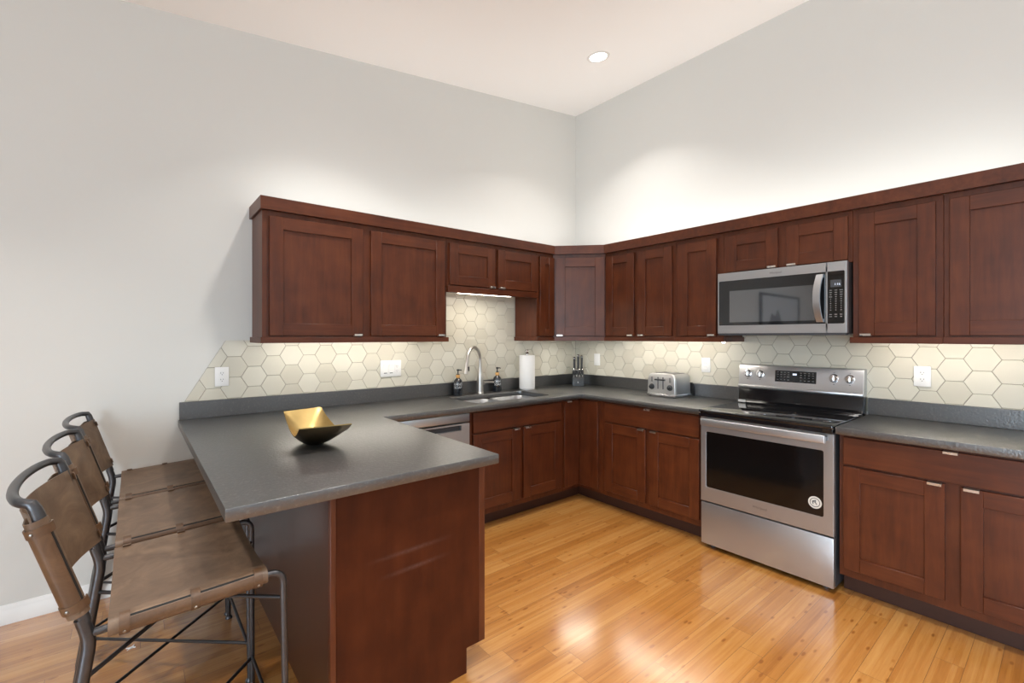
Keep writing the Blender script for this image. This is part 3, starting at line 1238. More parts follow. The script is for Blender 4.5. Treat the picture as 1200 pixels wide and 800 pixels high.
def basin(x0, x1, y0, y1, name, depth):
    m_ = MB()
    zt = 0.8738
    loops = []
    for (ins, z, rr) in ((-0.012, zt, 0.06), (0.0, zt, 0.055), (0.004, zt - 0.01, 0.055), (0.012, zt - depth + 0.03, 0.06), (0.028, zt - depth + 0.006, 0.05), (0.05, zt - depth, 0.04)):
        loops.append([m_.bm.verts.new(Vector((x, y, z)) + inv) for x, y in rrect(x0 + ins, x1 - ins, y0 + ins, y1 - ins, rr, 6)])
    for a, b_ in zip(loops, loops[1:]):
        n = len(a)
        for k in range(n):
            f = m_.bm.faces.new((a[k], a[(k + 1) % n], b_[(k + 1) % n], b_[k]))
            f.smooth = True
    m_.bm.faces.new(loops[-1])
    bs = m_.build(name, STEEL, r, angle=60)
    m_ = MB()
    cx_, cy_ = (x0 + x1) / 2 + 1.26, (y0 + y1) / 2 + 0.34
    m_.lathe([(0.044, zt - depth + 0.0005), (0.044, zt - depth + 0.003), (0.036, zt - depth + 0.004), (0.030, zt - depth + 0.0012), (0.008, zt - depth + 0.001)], cx_, cy_, 24)
    m_.build('drain', CHROME, bs)


basin(SX0 + 0.004, -1.262, SY0 + 0.004, SY1 - 0.004, 'bowl', 0.20)
basin(-1.230, SX1 - 0.004, SY0 + 0.004, SY1 - 0.004, 'bowl', 0.20)

FX, FY = -1.278, -0.085
r = empty('faucet', (FX, FY, 0.9142))
tag(r, 'brushed nickel gooseneck pull-down faucet behind the sink', 'faucet')
m = MB()
m.lathe([(0.033, 0.0), (0.033, 0.006), (0.029, 0.010), (0.028, 0.02), (0.0275, 0.12), (0.026, 0.155), (0.019, 0.200), (0.0155, 0.225)], 0, 0, 24)
m.build('body', NICKEL, r)
dv = Vector((-0.215, -0.125, 0))
pts = [Vector((0, 0, 0.225)), Vector((0, 0, 0.285))]
RR = 0.5
for k in range(1, 20):
    a = PI * 0.96 * k / 19
    q = (1 - math.cos(a)) / 2
    pts.append(dv * q + Vector((0, 0, 0.285 + 0.108 * math.sin(a))))
last = pts[-1]
pts.append(last + Vector((dv.x * 0.04, dv.y * 0.04, -0.03)))
m = MB()
m.tube(pts, 0.0138, 14)
m.build('spout', NICKEL, r)
e = pts[-1]
m = MB()
m.tube([e + Vector((0, 0, 0.004)), e + Vector((dv.x * .02, dv.y * .02, -0.03)), e + Vector((dv.x * .05, dv.y * .05, -0.075)), e + Vector((dv.x * .055, dv.y * .055, -0.083))], [0.0155, 0.017, 0.023, 0.0235], 16)
sh = m.build('spray_head', NICKEL, r)
m = MB()
pm = e + Vector((dv.x * .03, dv.y * .03, -0.042))
m.box(pm.x + 0.004, pm.x + 0.018, pm.y - 0.021, pm.y - 0.012, pm.z - 0.020, pm.z + 0.018, 0, 0.003)
m.build('spray_button', BLACKPL, sh)
m = MB()
m.tube([(0.020, 0, 0.088), (0.045, 0, 0.088)], [0.017, 0.015], 16)
m.tube([(0.045, 0, 0.088), (0.075, -0.004, 0.091), (0.118, -0.008, 0.089), (0.135, -0.010, 0.088)], [0.0105, 0.0095, 0.0085, 0.0105], 12)
m.build('handle', NICKEL, r)

# soap bottles
GS = 'pump soap bottles by the faucet'


def bottle(x, y, label, words, rz):
    r_ = empty('soap_bottle', (x, y, 0.9142), rz)
    tag(r_, label, 'soap bottle', GS)
    m_ = MB()
    m_.lathe([(0.030, 0), (0.036, 0.003), (0.037, 0.010), (0.037, 0.105), (0.035, 0.118), (0.027, 0.131), (0.016, 0.139), (0.014, 0.146)], 0, 0, 28)
    b_ = m_.build('bottle', BOTTLE, r_)
    m_ = MB()
    m_.lathe([(0.0165, 0.144), (0.0175, 0.146), (0.0175, 0.166), (0.0155, 0.169)], 0, 0, 24)
    m_.build('collar', AMBER, r_)
    m_ = MB()
    m_.lathe([(0.013, 0.169), (0.013, 0.174), (0.0052, 0.177), (0.0052, 0.200), (0.011, 0.202), (0.011, 0.212), (0.008, 0.215)], 0, 0, 18)
    m_.tube([(0.006, 0, 0.208), (0.024, 0, 0.208), (0.030, 0, 0.204)], [0.0052, 0.0045, 0.0038], 10)
    m_.build('pump', BLACKPL, r_)
    for i, wd_ in enumerate(words):
        # bend the printed word round the bottle
        t = text(wd_, 0.027, 'print', PRINT, b_, (0, 0, 0), (0, 0, 0))
        zz = 0.092 - i * 0.026
        for v in t.data.vertices:
            a = v.co.x / 0.037
            rr = 0.0373 + max(0, v.co.z)
            v.co = (rr * math.sin(a), -rr * math.cos(a), zz + v.co.y)


bottle(-1.492, -0.072, 'black pump soap bottle left of the faucet', ['HAND', 'SOAP'], -0.55)
bottle(-1.084, -0.072, 'black pump soap bottle right of the faucet', ['DISH', 'SOAP'], -0.55)

# paper towel
TX, TY = -0.779, -0.122
r = empty('paper_towel_holder', (TX, TY, 0.9142))
tag(r, 'chrome upright paper towel holder with a small finial, carrying the roll', 'paper towel holder')
m = MB()
m.lathe([(0.078, 0), (0.080, 0.003), (0.080, 0.008), (0.074, 0.012), (0.010, 0.0135)], 0, 0, 32)
m.build('base', CHROME, r)
m = MB()
m.lathe([(0.006, 0.012), (0.006, 0.322), (0.018, 0.324), (0.020, 0.330), (0.012, 0.338), (0.008, 0.344), (0.014, 0.352), (0.012, 0.362), (0.003, 0.366)], 0, 0, 18)
m.build('post', CHROME, r)
m = MB()
b = m.bm
m.lathe([(0.020, 0.0), (0.069, 0.0), (0.071, 0.003), (0.0715, 0.15), (0.071, 0.297), (0.068, 0.300), (0.022, 0.300), (0.020, 0.297)], 0, 0, 40, tor=True)
o = m.build('paper_towel_roll', PAPER)
o.location = (TX, TY, 0.9282)
tag(o, 'white paper towel roll standing on the counter right of the sink', 'paper towel')

# ------------------------------------------------------------------ knife block and knives
KR = -PI / 4 - 0.02
KX, KY = -0.165, -0.185
kb = empty('knife_block', (KX, KY, 0.9142), KR)
tag(kb, 'charcoal knife block in the counter corner, full of knives', 'knife block')
M_BLOCK = simple('charcoal_block', (0.026, 0.030, 0.034), 0.42, noise=0.1)
m = MB()
m.prism([(-0.050, 0.0), (-0.050, 0.078), (-0.010, 0.092), (-0.004, 0.120), (0.066, 0.150), (0.078, 0.140), (0.060, 0.0)], 'x', -0.056, 0.056, 0, 0.002)
bo = m.build('block', M_BLOCK, kb)
text('K', 0.022, 'emblem', PRINT, bo, (0, -0.0505, 0.036), (PI / 2, 0, 0))
GK = 'knives in the corner block'
M_KH = simple('dark_steel_knife_handle', (0.10, 0.10, 0.105), 0.30, 0.8)


def knife(lx, ly, lz, ln, rad, lean, label):
    """handle rising from the block at local (lx,ly,lz), leaning back towards the viewer"""
    p = Vector((lx, ly, lz))
    M_ = Matrix.Rotation(KR, 4, 'Z')
    wp = Vector((KX, KY, 0.9142)) + M_ @ p
    r_ = empty('kitchen_knife', wp, KR)
    tag(r_, label, 'knife', GK)
    dx = Vector((0, -math.sin(lean), math.cos(lean)))
    ln_b = 0.05
    m_ = MB()
    m_.tube([dx * 0.012, dx * (ln * .35), dx * (ln * .7), dx * (ln - .012)], [rad, rad * .86, rad * .95, rad * 1.05], 12)
    m_.build('handle', M_KH, r_)
    m_ = MB()
    m_.tube([dx * 0.001, dx * 0.024], [rad * 1.0, rad * 1.12], 12)
    m_.build('bolster', CHROME, r_)
    m_ = MB()
    m_.tube([dx * (ln - .018), dx * (ln - 0.003), dx * (ln + 0.003)], [rad * 1.12, rad * 1.22, rad * .7], 12)
    m_.build('end_cap', CHROME, r_)


for i, (lx, ln, lab) in enumerate(((-0.036, 0.125, 'at the left of the rear row'), (0.002, 0.150, 'in the middle of the rear row'), (0.036, 0.140, 'at the right of the rear row'))):
    knife(lx, 0.030, 0.136, ln + 0.02, 0.0120, 0.12, 'tall dark-handled knife %s of the corner block' % lab)
for i, (lx, lab) in enumerate(((-0.042, 'first from the left'), (-0.015, 'second from the left'), (0.014, 'third from the left'), (0.042, 'fourth from the left'))):
    knife(lx, -0.030, 0.0875, 0.082, 0.0095, 0.16, 'short steak knife, %s in the front row of the corner block' % lab)

# ------------------------------------------------------------------ toaster
tw, td = 0.262, 0.235
r = empty('toaster', (-0.048, -1.060, 0.9142), R_ROT)
tag(r, 'brushed steel four-slice toaster on the counter left of the range', 'toaster')
m = MB()
hp = []
# side profile across the width: rounded-top body
for k in range(0, 9):
    a = PI - k * (PI / 2) / 8
    hp.append((0.055 + 0.047 * math.cos(a) - 0.0, 0.140 + 0.045 * math.sin(a)))
for k in range(0, 9):
    a = PI / 2 - k * (PI / 2) / 8
    hp.append((tw - 0.055 + 0.047 * math.cos(a), 0.140 + 0.045 * math.sin(a)))
body_poly = [(0.003, 0.012)] + hp + [(tw - 0.003, 0.012)]
m.prism(body_poly, 'y', -td + 0.018, -0.012, 0, 0.004, 2)
bd = m.build('body', STEEL, r)
m = MB()
m.prism([(x * 1.0, z + (0.003 if z > 0.05 else 0)) for x, z in body_poly], 'y', -td - 0.003, -td + 0.020, 0, 0.008, 3)
fp = m.build('front_panel', simple('satin_steel', (0.70, 0.69, 0.67), 0.34, 0.85), r)
m = MB()
m.box(0.0, tw, -td - 0.006, -0.008, 0.004, 0.026, 0, 0.004, 2)
m.build('base_band', CHROME, r)
for xx in (0.012, tw - 0.036):
    for yy in (-td + 0.004, -0.034):
        m = MB()
        m.cyl((xx + .012, yy + .010, 0.0), (xx + .012, yy + .010, 0.006), 0.010, 14)
        m.build('foot', BLACKPL, r)
m = MB()
for xx in (0.035, 0.078, 0.152, 0.195):
    m.box(xx, xx + 0.026, -td + 0.04, -0.035, 0.1835, 0.1862, 0, 0.001)
m.build('bread_slots', BLACKPL, bd)
for xx in (0.104, 0.150):
    m = MB()
    m.box(xx - 0.004, xx + 0.004, -td - 0.0045, -td - 0.002, 0.062, 0.158)
    lv = m.build('lever_track', DARKGR, fp)
    m = MB()
    m.box(xx - 0.022, xx + 0.022, -td - 0.026, -td - 0.004, 0.132, 0.143, 0, 0.003)
    m.build('lever', BLACKPL, r)
for xx in (0.048, tw - 0.050):
    m = MB()
    m.lathe([(0.0225, 0), (0.0225, 0.006), (0.018, 0.008), (0.0165, 0.020), (0.014, 0.022)], 0, 0, 24, mat=Matrix.Translation((xx, -td - 0.003, 0.078)) @ Matrix.Rotation(PI / 2, 4, 'X'))
    kn = m.build('knob', BLACKPL, r)
    m = MB()
    m.box(xx - 0.0015, xx + 0.0015, -td - 0.0262, -td - 0.020, 0.080, 0.094)
    m.build('pointer', CHROME, kn)
    m = MB()
    m.box(xx - 0.008, xx + 0.008, -td - 0.0055, -td - 0.002, 0.118, 0.158, 0, 0.001)
    m.build('button_strip', GREYPL, fp)
m = MB()
m.tube(fillet([(tw - 0.03, -0.012, 0.10), (tw + 0.012, -0.006, 0.115), (tw + 0.024, 0.002, 0.06), (tw + 0.02, 0.006, 0.004)], 0.03), 0.0032, 8)
m.build('cord', BLACKPL, r)

# ------------------------------------------------------------------ range
r = empty('range', (0, -1.7155, 0), R_ROT)
tag(r, 'stainless steel freestanding electric range with black glass cooktop', 'range')
RW = 0.759
m = MB()
m.box(0.002, RW - 0.002, -0.600, -0.030, 0.030, 0.895, 0)
for xx in (0.04, RW - 0.07):
    for yy in (-0.57, -0.08):
        m.cyl((xx + .015, yy, 0.0005), (xx + .015, yy, 0.03), 0.016, 12)
m.build('body', DARKGR, r)
m = MB()
m.box(0.002, RW - 0.002, -0.632, -0.602, 0.030, 0.303, 0, 0.004, 2)
m.build('drawer', STEEL, r)
m = MB()
# door frame with window opening
x0, x1, z0, z1 = 0.001, RW - 0.001, 0.312, 0.868
wx0, wx1, wz0, wz1 = 0.038, RW - 0.050, 0.406, 0.772
b = m.bm
slabm = MB()
Y0, Y1 = -0.634, -0.604
outl = [(x0, z0), (x1, z0), (x1, z1), (x0, z1)]
hole = rrect(wx0, wx1, wz0, wz1, 0.010, 3)
es = []
for loop in (outl, hole):
    vs = [b.verts.new((x, Y0, z)) for x, z in loop]
    for i in range(len(vs)):
        es.append(b.edges.new((vs[i], vs[(i + 1) % len(vs)])))
res = bmesh.ops.triangle_fill(b, use_beauty=True, edges=es)
fs = [g for g in res['geom'] if isinstance(g, bmesh.types.BMFace)]
ext = bmesh.ops.extrude_face_region(b, geom=fs)
for g in ext['geom']:
    if isinstance(g, bmesh.types.BMVert):
        g.co.y = Y1
bmesh.ops.recalc_face_normals(b, faces=b.faces[:])
be = [e_ for e_ in b.edges if len(e_.link_faces) == 2 and e_.calc_face_angle(0) > 1.0 and e_.verts[0].co.y < Y0 + .001 and e_.verts[1].co.y < Y0 + .001]
bmesh.ops.bevel(b, geom=be, offset=0.003, segments=2, affect='EDGES')
rd = m.build('door', STEEL, r, angle=30)
m = MB()
m.box(wx0 - 0.006, wx1 + 0.006, Y0 + 0.004, Y1 - 0.002, wz0 - 0.006, wz1 + 0.006)
m.build('window', OVENGL, rd)
# round sticker with an emblem of strokes
m = MB()
m.lathe([(0.0335, 0), (0.0335, 0.0006)], 0, 0, 36, mat=Matrix.Translation((0.667, Y0 + 0.0039, 0.476)) @ Matrix.Rotation(PI / 2, 4, 'X'))
stk = m.build('sticker', simple('sticker_paper', (0.62, 0.59, 0.54), 0.6), rd)
m = MB()
m.lathe([(0.0255, 0), (0.0255, 0.0004)], 0, 0, 36, mat=Matrix.Translation((0.667, Y0 + 0.0034, 0.476)) @ Matrix.Rotation(PI / 2, 4, 'X'))
m.lathe([(0.0215, 0), (0.0215, 0.0006)], 0, 0, 36, 1, mat=Matrix.Translation((0.667, Y0 + 0.0034, 0.476)) @ Matrix.Rotation(PI / 2, 4, 'X'))
for (ax, az, bx_, bz) in ((-0.012, 0.006, 0.004, 0.014), (-0.012, 0.006, -0.008, -0.010), (-0.012, 0.006, 0.002, 0.002), (0.002, 0.002, 0.010, -0.010), (0.004, 0.014, 0.002, 0.002)):
    m.tube([(0.667 + ax, Y0 + 0.0024, 0.476 + az), (0.667 + bx_, Y0 + 0.0024, 0.476 + bz)], 0.0026, 6, 0)
m.build('emblem', [PRINTD, simple('sticker_pale', (0.66, 0.63, 0.58), 0.6)], stk)
text('Whirlpool', 0.020, 'badge', simple('badge_grey', (0.20, 0.20, 0.20), 0.35, 0.8), rd, (0.375, Y0 - 0.0004, 0.361), (PI / 2, 0, 0))
# handle: broad flat bar on end brackets
m = MB()
m.box(0.026, RW - 0.026, -0.692, -0.672, 0.820, 0.866, 0, 0.006, 3)
hd = m.build('handle', STEEL, rd)
m = MB()
for xx in (0.030, RW - 0.048):
    m.box(xx, xx + 0.018, -0.676, -0.6335, 0.829, 0.857, 0, 0.002)
m.build('bracket', DARKGR, hd)
m = MB()
m.box(0.0, RW, -0.664, -0.095, 0.8985, 0.9195, 0, 0.005, 2)
ct = m.build('cooktop', BLACKGL, r)
M_BURN = simple('burner_ring_print', (0.030, 0.030, 0.031), 0.15)
for (bx_, by_, br) in ((0.20, -0.50, 0.105), (0.55, -0.50, 0.090), (0.20, -0.24, 0.075), (0.55, -0.24, 0.105), (0.375, -0.20, 0.05)):
    m = MB()
    pts = [(bx_ + br * math.cos(2 * PI * k / 40), by_ + br * math.sin(2 * PI * k / 40), 0.9196) for k in range(40)]
    m.tube(pts, 0.0012, 4, closed=True, ry=0.0002)
    m.build('burner_ring', M_BURN, ct)
m = MB()
m.box(0.0, RW, -0.661, -0.602, 0.8725, 0.8984, 0, 0.003)
m.build('front_fascia', BLACKGL, r)
# backguard
m = MB()
m.prism([(-0.115, 0.920), (-0.092, 0.940), (-0.082, 1.025), (-0.012, 1.040), (-0.012, 0.900), (-0.095, 0.900)], 'x', 0.002, RW - 0.002, 0, 0.003, 2)
m.build('lower_backguard', BLACKEN, r)
m = MB()
m.prism([(-0.088, 1.022), (-0.096, 1.030), (-0.096, 1.042), (-0.090, 1.050), (-0.074, 1.190), (-0.060, 1.194), (-0.012, 1.194), (-0.012, 1.022)], 'x', 0.0, RW, 0, 0.002, 1)
bgd = m.build('control_panel', STEEL, r)
sl = math.atan2(0.016, 0.140)     # panel lean


def on_panel(z):
    return -0.090 + (z - 1.050) * (0.016 / 0.140)


m = MB()
PM = Matrix.Translation((0, on_panel(1.118), 1.118)) @ Matrix.Rotation(-sl, 4, 'X')
fs = m.box(0.250, 0.503, -0.0012, 0.003, -0.033, 0.045, 0, 0.0008)
bmesh.ops.transform(m.bm, matrix=PM, verts=m.bm.verts[:])
dp = m.build('display', BLACKGL, bgd)


def panel_text(s, x, z, size, mat_, parent=None):
    return text(s, size, 'print', mat_, parent or dp, (x, on_panel(z) - 0.0018, z), (PI / 2 - sl, 0, 0))


m = MB()
m.box(0.362, 0.386, -0.0016, -0.0010, 0.016, 0.028)
bmesh.ops.transform(m.bm, matrix=PM, verts=m.bm.verts[:])
m.build('clock', DISPL, dp)
m = MB()
rnd = random.Random(5)
for row in (0.033, 0.018, 0.002, -0.018):
    for cx_ in (0.268, 0.290, 0.312, 0.335, 0.412, 0.436, 0.460, 0.484):
        wd_ = rnd.uniform(0.004, 0.0065)
        m.box(cx_ - wd_, cx_ + wd_, -0.0015, -0.0010, row - 0.0016, row + 0.0016)
bmesh.ops.transform(m.bm, matrix=PM, verts=m.bm.verts[:])
m.build('print', KEYPR, dp)
for xx in (0.064, 0.150, 0.602, 0.688):
    zz = 1.130
    m = MB()
    KM = Matrix.Translation((xx, on_panel(zz), zz)) @ Matrix.Rotation(PI / 2 - sl, 4, 'X')
    m.lathe([(0.0265, -0.001), (0.0265, 0.004), (0.0225, 0.006), (0.0215, 0.022), (0.019, 0.025)], 0, 0, 30, mat=KM)
    fs = m.box(-0.006, 0.006, -0.021, 0.021, 0.020, 0.034, 0, 0.003, 2)
    vs = {v for f in m.bm.faces for v in f.verts if False}
    kv = [v for v in m.bm.verts if -0.03 < v.co.x < 0.03]
    bmesh.ops.transform(m.bm, matrix=KM, verts=kv)
    m.build('knob', CHROME, r)
    m = MB()
    KM2 = Matrix.Translation((xx, on_panel(zz + .036) - 0.0006, zz + .036))
    m.box(xx - 0.003, xx + 0.003, on_panel(zz + .036) - 0.0012, on_panel(zz + .036) + 0.002, zz + .034, zz + .037)
    m.box(xx - 0.004, xx + 0.004, on_panel(zz - .038) - 0.0012, on_panel(zz - .038) + 0.002, zz - .040, zz - .036)
    m.build('print', PRINTD, bgd)
# small pale sticker on the rear left of the cooktop
m = MB()
m.box(0.010, 0.062, -0.1165, -0.1145, 0.9205, 0.938, 0)
m.build('label_tag', simple('tag_paper', (0.62, 0.60, 0.57), 0.5), r)

# ------------------------------------------------------------------ microwave
r = empty('microwave', (0, -1.7185, 0), R_ROT)
tag(r, 'stainless steel microwave mounted over the range under the short cabinet', 'microwave')
MW, MZ0, MZ1, MD = 0.755, 1.420, 1.8335, 0.410
m = MB()
m.box(0.002, MW - 0.002, -0.375, -0.012, MZ0 - 0.004, MZ1 - 0.002, 0, 0.002)
m.build('body', BLACKPL, r)
m = MB()
m.box(0.004, MW - 0.004, -MD + 0.004, -0.36, MZ0 - 0.014, MZ0 + 0.004, 0, 0.003)
m.build('vent_grille', DARKGR, r)


def framed(name, x0, x1, z0, z1, hx0, hx1, hz0, hz1, y0, y1, mat_, parent, rad=0.008, bev=0.003):
    m_ = MB()
    b_ = m_.bm
    es_ = []
    for loop in ([(x0, z0), (x1, z0), (x1, z1), (x0, z1)], rrect(hx0, hx1, hz0, hz1, rad, 3)):
        vs_ = [b_.verts.new((x, y0, z)) for x, z in loop]
        for i in range(len(vs_)):
            es_.append(b_.edges.new((vs_[i], vs_[(i + 1) % len(vs_)])))
    res_ = bmesh.ops.triangle_fill(b_, use_beauty=True, edges=es_)
    fs_ = [g for g in res_['geom'] if isinstance(g, bmesh.types.BMFace)]
    ext_ = bmesh.ops.extrude_face_region(b_, geom=fs_)
    for g in ext_['geom']:
        if isinstance(g, bmesh.types.BMVert):
            g.co.y = y1
    bmesh.ops.recalc_face_normals(b_, faces=b_.faces[:])
    be_ = [e_ for e_ in b_.edges if len(e_.link_faces) == 2 and e_.calc_face_angle(0) > 1.0 and e_.verts[0].co.y < y0 + .001 and e_.verts[1].co.y < y0 + .001]
    bmesh.ops.bevel(b_, geom=be_, offset=bev, segments=2, affect='EDGES')
    return m_.build(name, mat_, parent, angle=30)


SEAM = 0.655
md = framed('door', 0.0, SEAM - 0.0012, MZ0, MZ1, 0.012, SEAM + 0.02 - 0.0222, 1.477, 1.776, -MD, -0.376, STEEL, r, 0.004)
m = MB()
m.box(0.008, SEAM - 0.002, -MD + 0.0015, -0.378, 1.472, 1.781)
gl = m.build('glass', BLACKGL, md)
m = MB()
m.box(0.083, 0.594, -MD + 0.0005, -MD + 0.0017, 1.495, 1.708)
m.build('window', WINGL, gl)
pn = framed('control_panel', SEAM + 0.0012, MW, MZ0, MZ1, SEAM + 0.003, 0.741, 1.477, 1.776, -MD, -0.376, STEEL, r, 0.004)
m = MB()
m.box(SEAM + 0.001, 0.744, -MD + 0.0012, -0.378, 1.474, 1.779)
kp = m.build('keypad', BLACKGL, pn)
m = MB()
m.box(0.674, 0.728, -MD + 0.0006, -MD + 0.0016, 1.686, 1.728)
sc_ = m.build('screen', DARKGR, kp)
text('1:16', 0.018, 'print', DISPL, sc_, (0.708, -MD + 0.0004, 1.702), (PI / 2, 0, 0))
m = MB()
rnd = random.Random(11)
zrow = 1.668
for k in range(13):
    for cx_ in (0.675, 0.701, 0.727):
        if k in (10,):
            continue
        wd_ = rnd.uniform(0.0035, 0.0085) if k < 4 or k > 9 else rnd.uniform(0.002, 0.004)
        m.box(cx_ - wd_, cx_ + wd_, -MD + 0.0004, -MD + 0.0013, zrow - 0.0018, zrow + 0.0018)
    zrow -= 0.0128
m.build('print', KEYPR, kp)
m = MB()
pts, n = [], 14
b = m.bm
rings = []
for i in range(n + 1):
    t = i / n
    z = 1.484 + (1.766 - 1.484) * t
    bow = 4 * t * (1 - t)
    y = -MD - 0.012 - 0.034 * bow
    xo = 0.606 - 0.010 * bow
    rings.append([b.verts.new(p) for p in ((xo, y, z), (xo + 0.036, y - 0.004, z), (xo + 0.036, y + 0.010, z), (xo, y + 0.012, z))])
for a, c in zip(rings, rings[1:]):
    for k in range(4):
        f = b.faces.new((a[k], a[(k + 1) % 4], c[(k + 1) % 4], c[k]))
        f.smooth = True
b.faces.new(rings[0])
b.faces.new(list(reversed(rings[-1])))
m.box(0.608, 0.640, -MD - 0.014, -MD + 0.002, 1.484, 1.502)
m.box(0.608, 0.640, -MD - 0.014, -MD + 0.002, 1.748, 1.766)
m.build('handle', STEELV, md, angle=50)
text('Whirlpool', 0.017, 'badge', simple('badge_dark', (0.16, 0.15, 0.15), 0.35, 0.8), md, (0.375, -MD - 0.0004, 1.804), (PI / 2, 0, 0))

# ------------------------------------------------------------------ dishwasher
r = empty('dishwasher', (-2.350, 0, 0), A_ROT)
tag(r, 'stainless steel dishwasher under the counter, left of the sink cabinet', 'dishwasher')
m = MB()
m.box(0.004, 0.602, -0.590, -0.03, 0.105, 0.868)
m.box(0.004, 0.602, -0.505, -0.03, 0.001, 0.105)
m.build('body', BLACKPL, r)
m = MB()
m.prism([(-0.592, 0.806), (-0.618, 0.806), (-0.624, 0.812), (-0.624, 0.864), (-0.618, 0.868), (-0.592, 0.868)], 'x', 0.006, 0.600, 0, 0.001)
m.build('control_strip', STEEL, r)
dwd = framed('door', 0.006, 0.600, 0.110, 0.798, 0.07, 0.532, 0.752, 0.788, -0.624, -0.592, STEEL, r, 0.003, 0.0015)
m = MB()
m.box(0.066, 0.536, -0.602, -0.5935, 0.748, 0.792)
m.build('pocket_handle', DARKGR, dwd)

# ------------------------------------------------------------------ brass bowl
BH = 0.118
ca, cb, cc, cd = Vector((-3.022, -0.965)), Vector((-2.842, -0.925)), Vector((-2.825, -1.300)), Vector((-3.035, -1.275))
# outline: u across (short), v along (long)


def bowl_pt(u, v, off):
    s, t = (u + 1) / 2, (v + 1) / 2
    far = ca.lerp(cb, s)
    near = cd.lerp(cc, s)
    p = near.lerp(far, t)
    cen = (ca + cb + cc + cd) / 4
    q = (p - cen)
    if v > -0.35:
        ze = 0.058 + 0.076 * ((v + 0.35) / 1.35) ** 1.6
    else:
        ze = 0.058 + 0.046 * ((-0.35 - v) / 0.65) ** 2
    zi = (0.134 if v > 0 else 0.104) * abs(v) ** 2.2
    z = zi + (ze - zi) * abs(u) ** 2.1
    z = max(0.0, z - 0.004)
    return Vector((cen.x + q.x, cen.y + q.y, 0.9150 + z + off))


def bowl():
    o_root = empty('bowl', (0, 0, 0))
    tag(o_root, 'gold-lined boat-shaped metal bowl on the peninsula counter', 'bowl')
    n = 28
    m_ = MB()
    m_.grid(lambda i, j: bowl_pt(i * 2 - 1, j * 2 - 1, 0.0042), n, n)
    inn = m_.build('inside', BRASS, o_root, angle=60, recalc=False)
    m_ = MB()
    lo = m_.grid(lambda i, j: bowl_pt(i * 2 - 1, j * 2 - 1, 0.0), n, n)
    hi = []
    idx = [(i, 0) for i in range(n)] + [(n, j) for j in range(n)] + [(n - i, n) for i in range(n)] + [(0, n - j) for j in range(n)]
    ring = [m_.bm.verts.new(bowl_pt(i / n * 2 - 1, j / n * 2 - 1, 0.0043)) for i, j in idx]
    k_ = len(idx)
    for k in range(k_):
        a, b_ = idx[k], idx[(k + 1) % k_]
        f = m_.bm.faces.new((lo[a[0]][a[1]], lo[b_[0]][b_[1]], ring[(k + 1) % k_], ring[k]))
        f.material_index = 1
    for f in m_.bm.faces:
        f.normal_flip() if False else None
    m_.build('shell', [BRONZE, BRASS], o_root, angle=60, recalc=False)


bowl()

# ------------------------------------------------------------------ recessed ceiling light
DX, DY = -0.735, -0.922
r = empty('recessed_light', (DX, DY, zc(DX)), 0)
r.rotation_euler = (0, -math.atan(0.1264), 0)
tag(r, 'lit round recessed downlight in the sloping ceiling', 'light')
m = MB()
b = m.bm
prof = [(0.088, -0.0005), (0.086, -0.004), (0.070, -0.006), (0.066, -0.002), (0.062, -0.0008)]
rings = [[b.verts.new((rr * math.cos(2 * PI * k / 36), rr * math.sin(2 * PI * k / 36), z)) for k in range(36)] for rr, z in prof]
for a, c in zip(rings, rings[1:]):
    for k in range(36):
        f = b.faces.new((a[k], a[(k + 1) % 36], c[(k + 1) % 36], c[k]))
        f.smooth = True
m.build('trim_ring', WHITEPL, r)
m = MB()
m.lathe([(0.064, -0.0004), (0.064, -0.0022)], 0, 0, 36)
m.build('lens', LENS, r)
sp = bpy.data.lights.new('downlight', 'AREA')
sp.shape = 'DISK'
sp.size = 0.11
sp.energy = 11
sp.spread = math.radians(110)
sp.color = (1.0, 0.96, 0.92)
so = bpy.data.objects.new('downlight', sp)
C.objects.link(so)
so.location = (DX, DY, zc(DX) - 0.02)

# ------------------------------------------------------------------ counter stools
GST = 'leather sling counter stools'


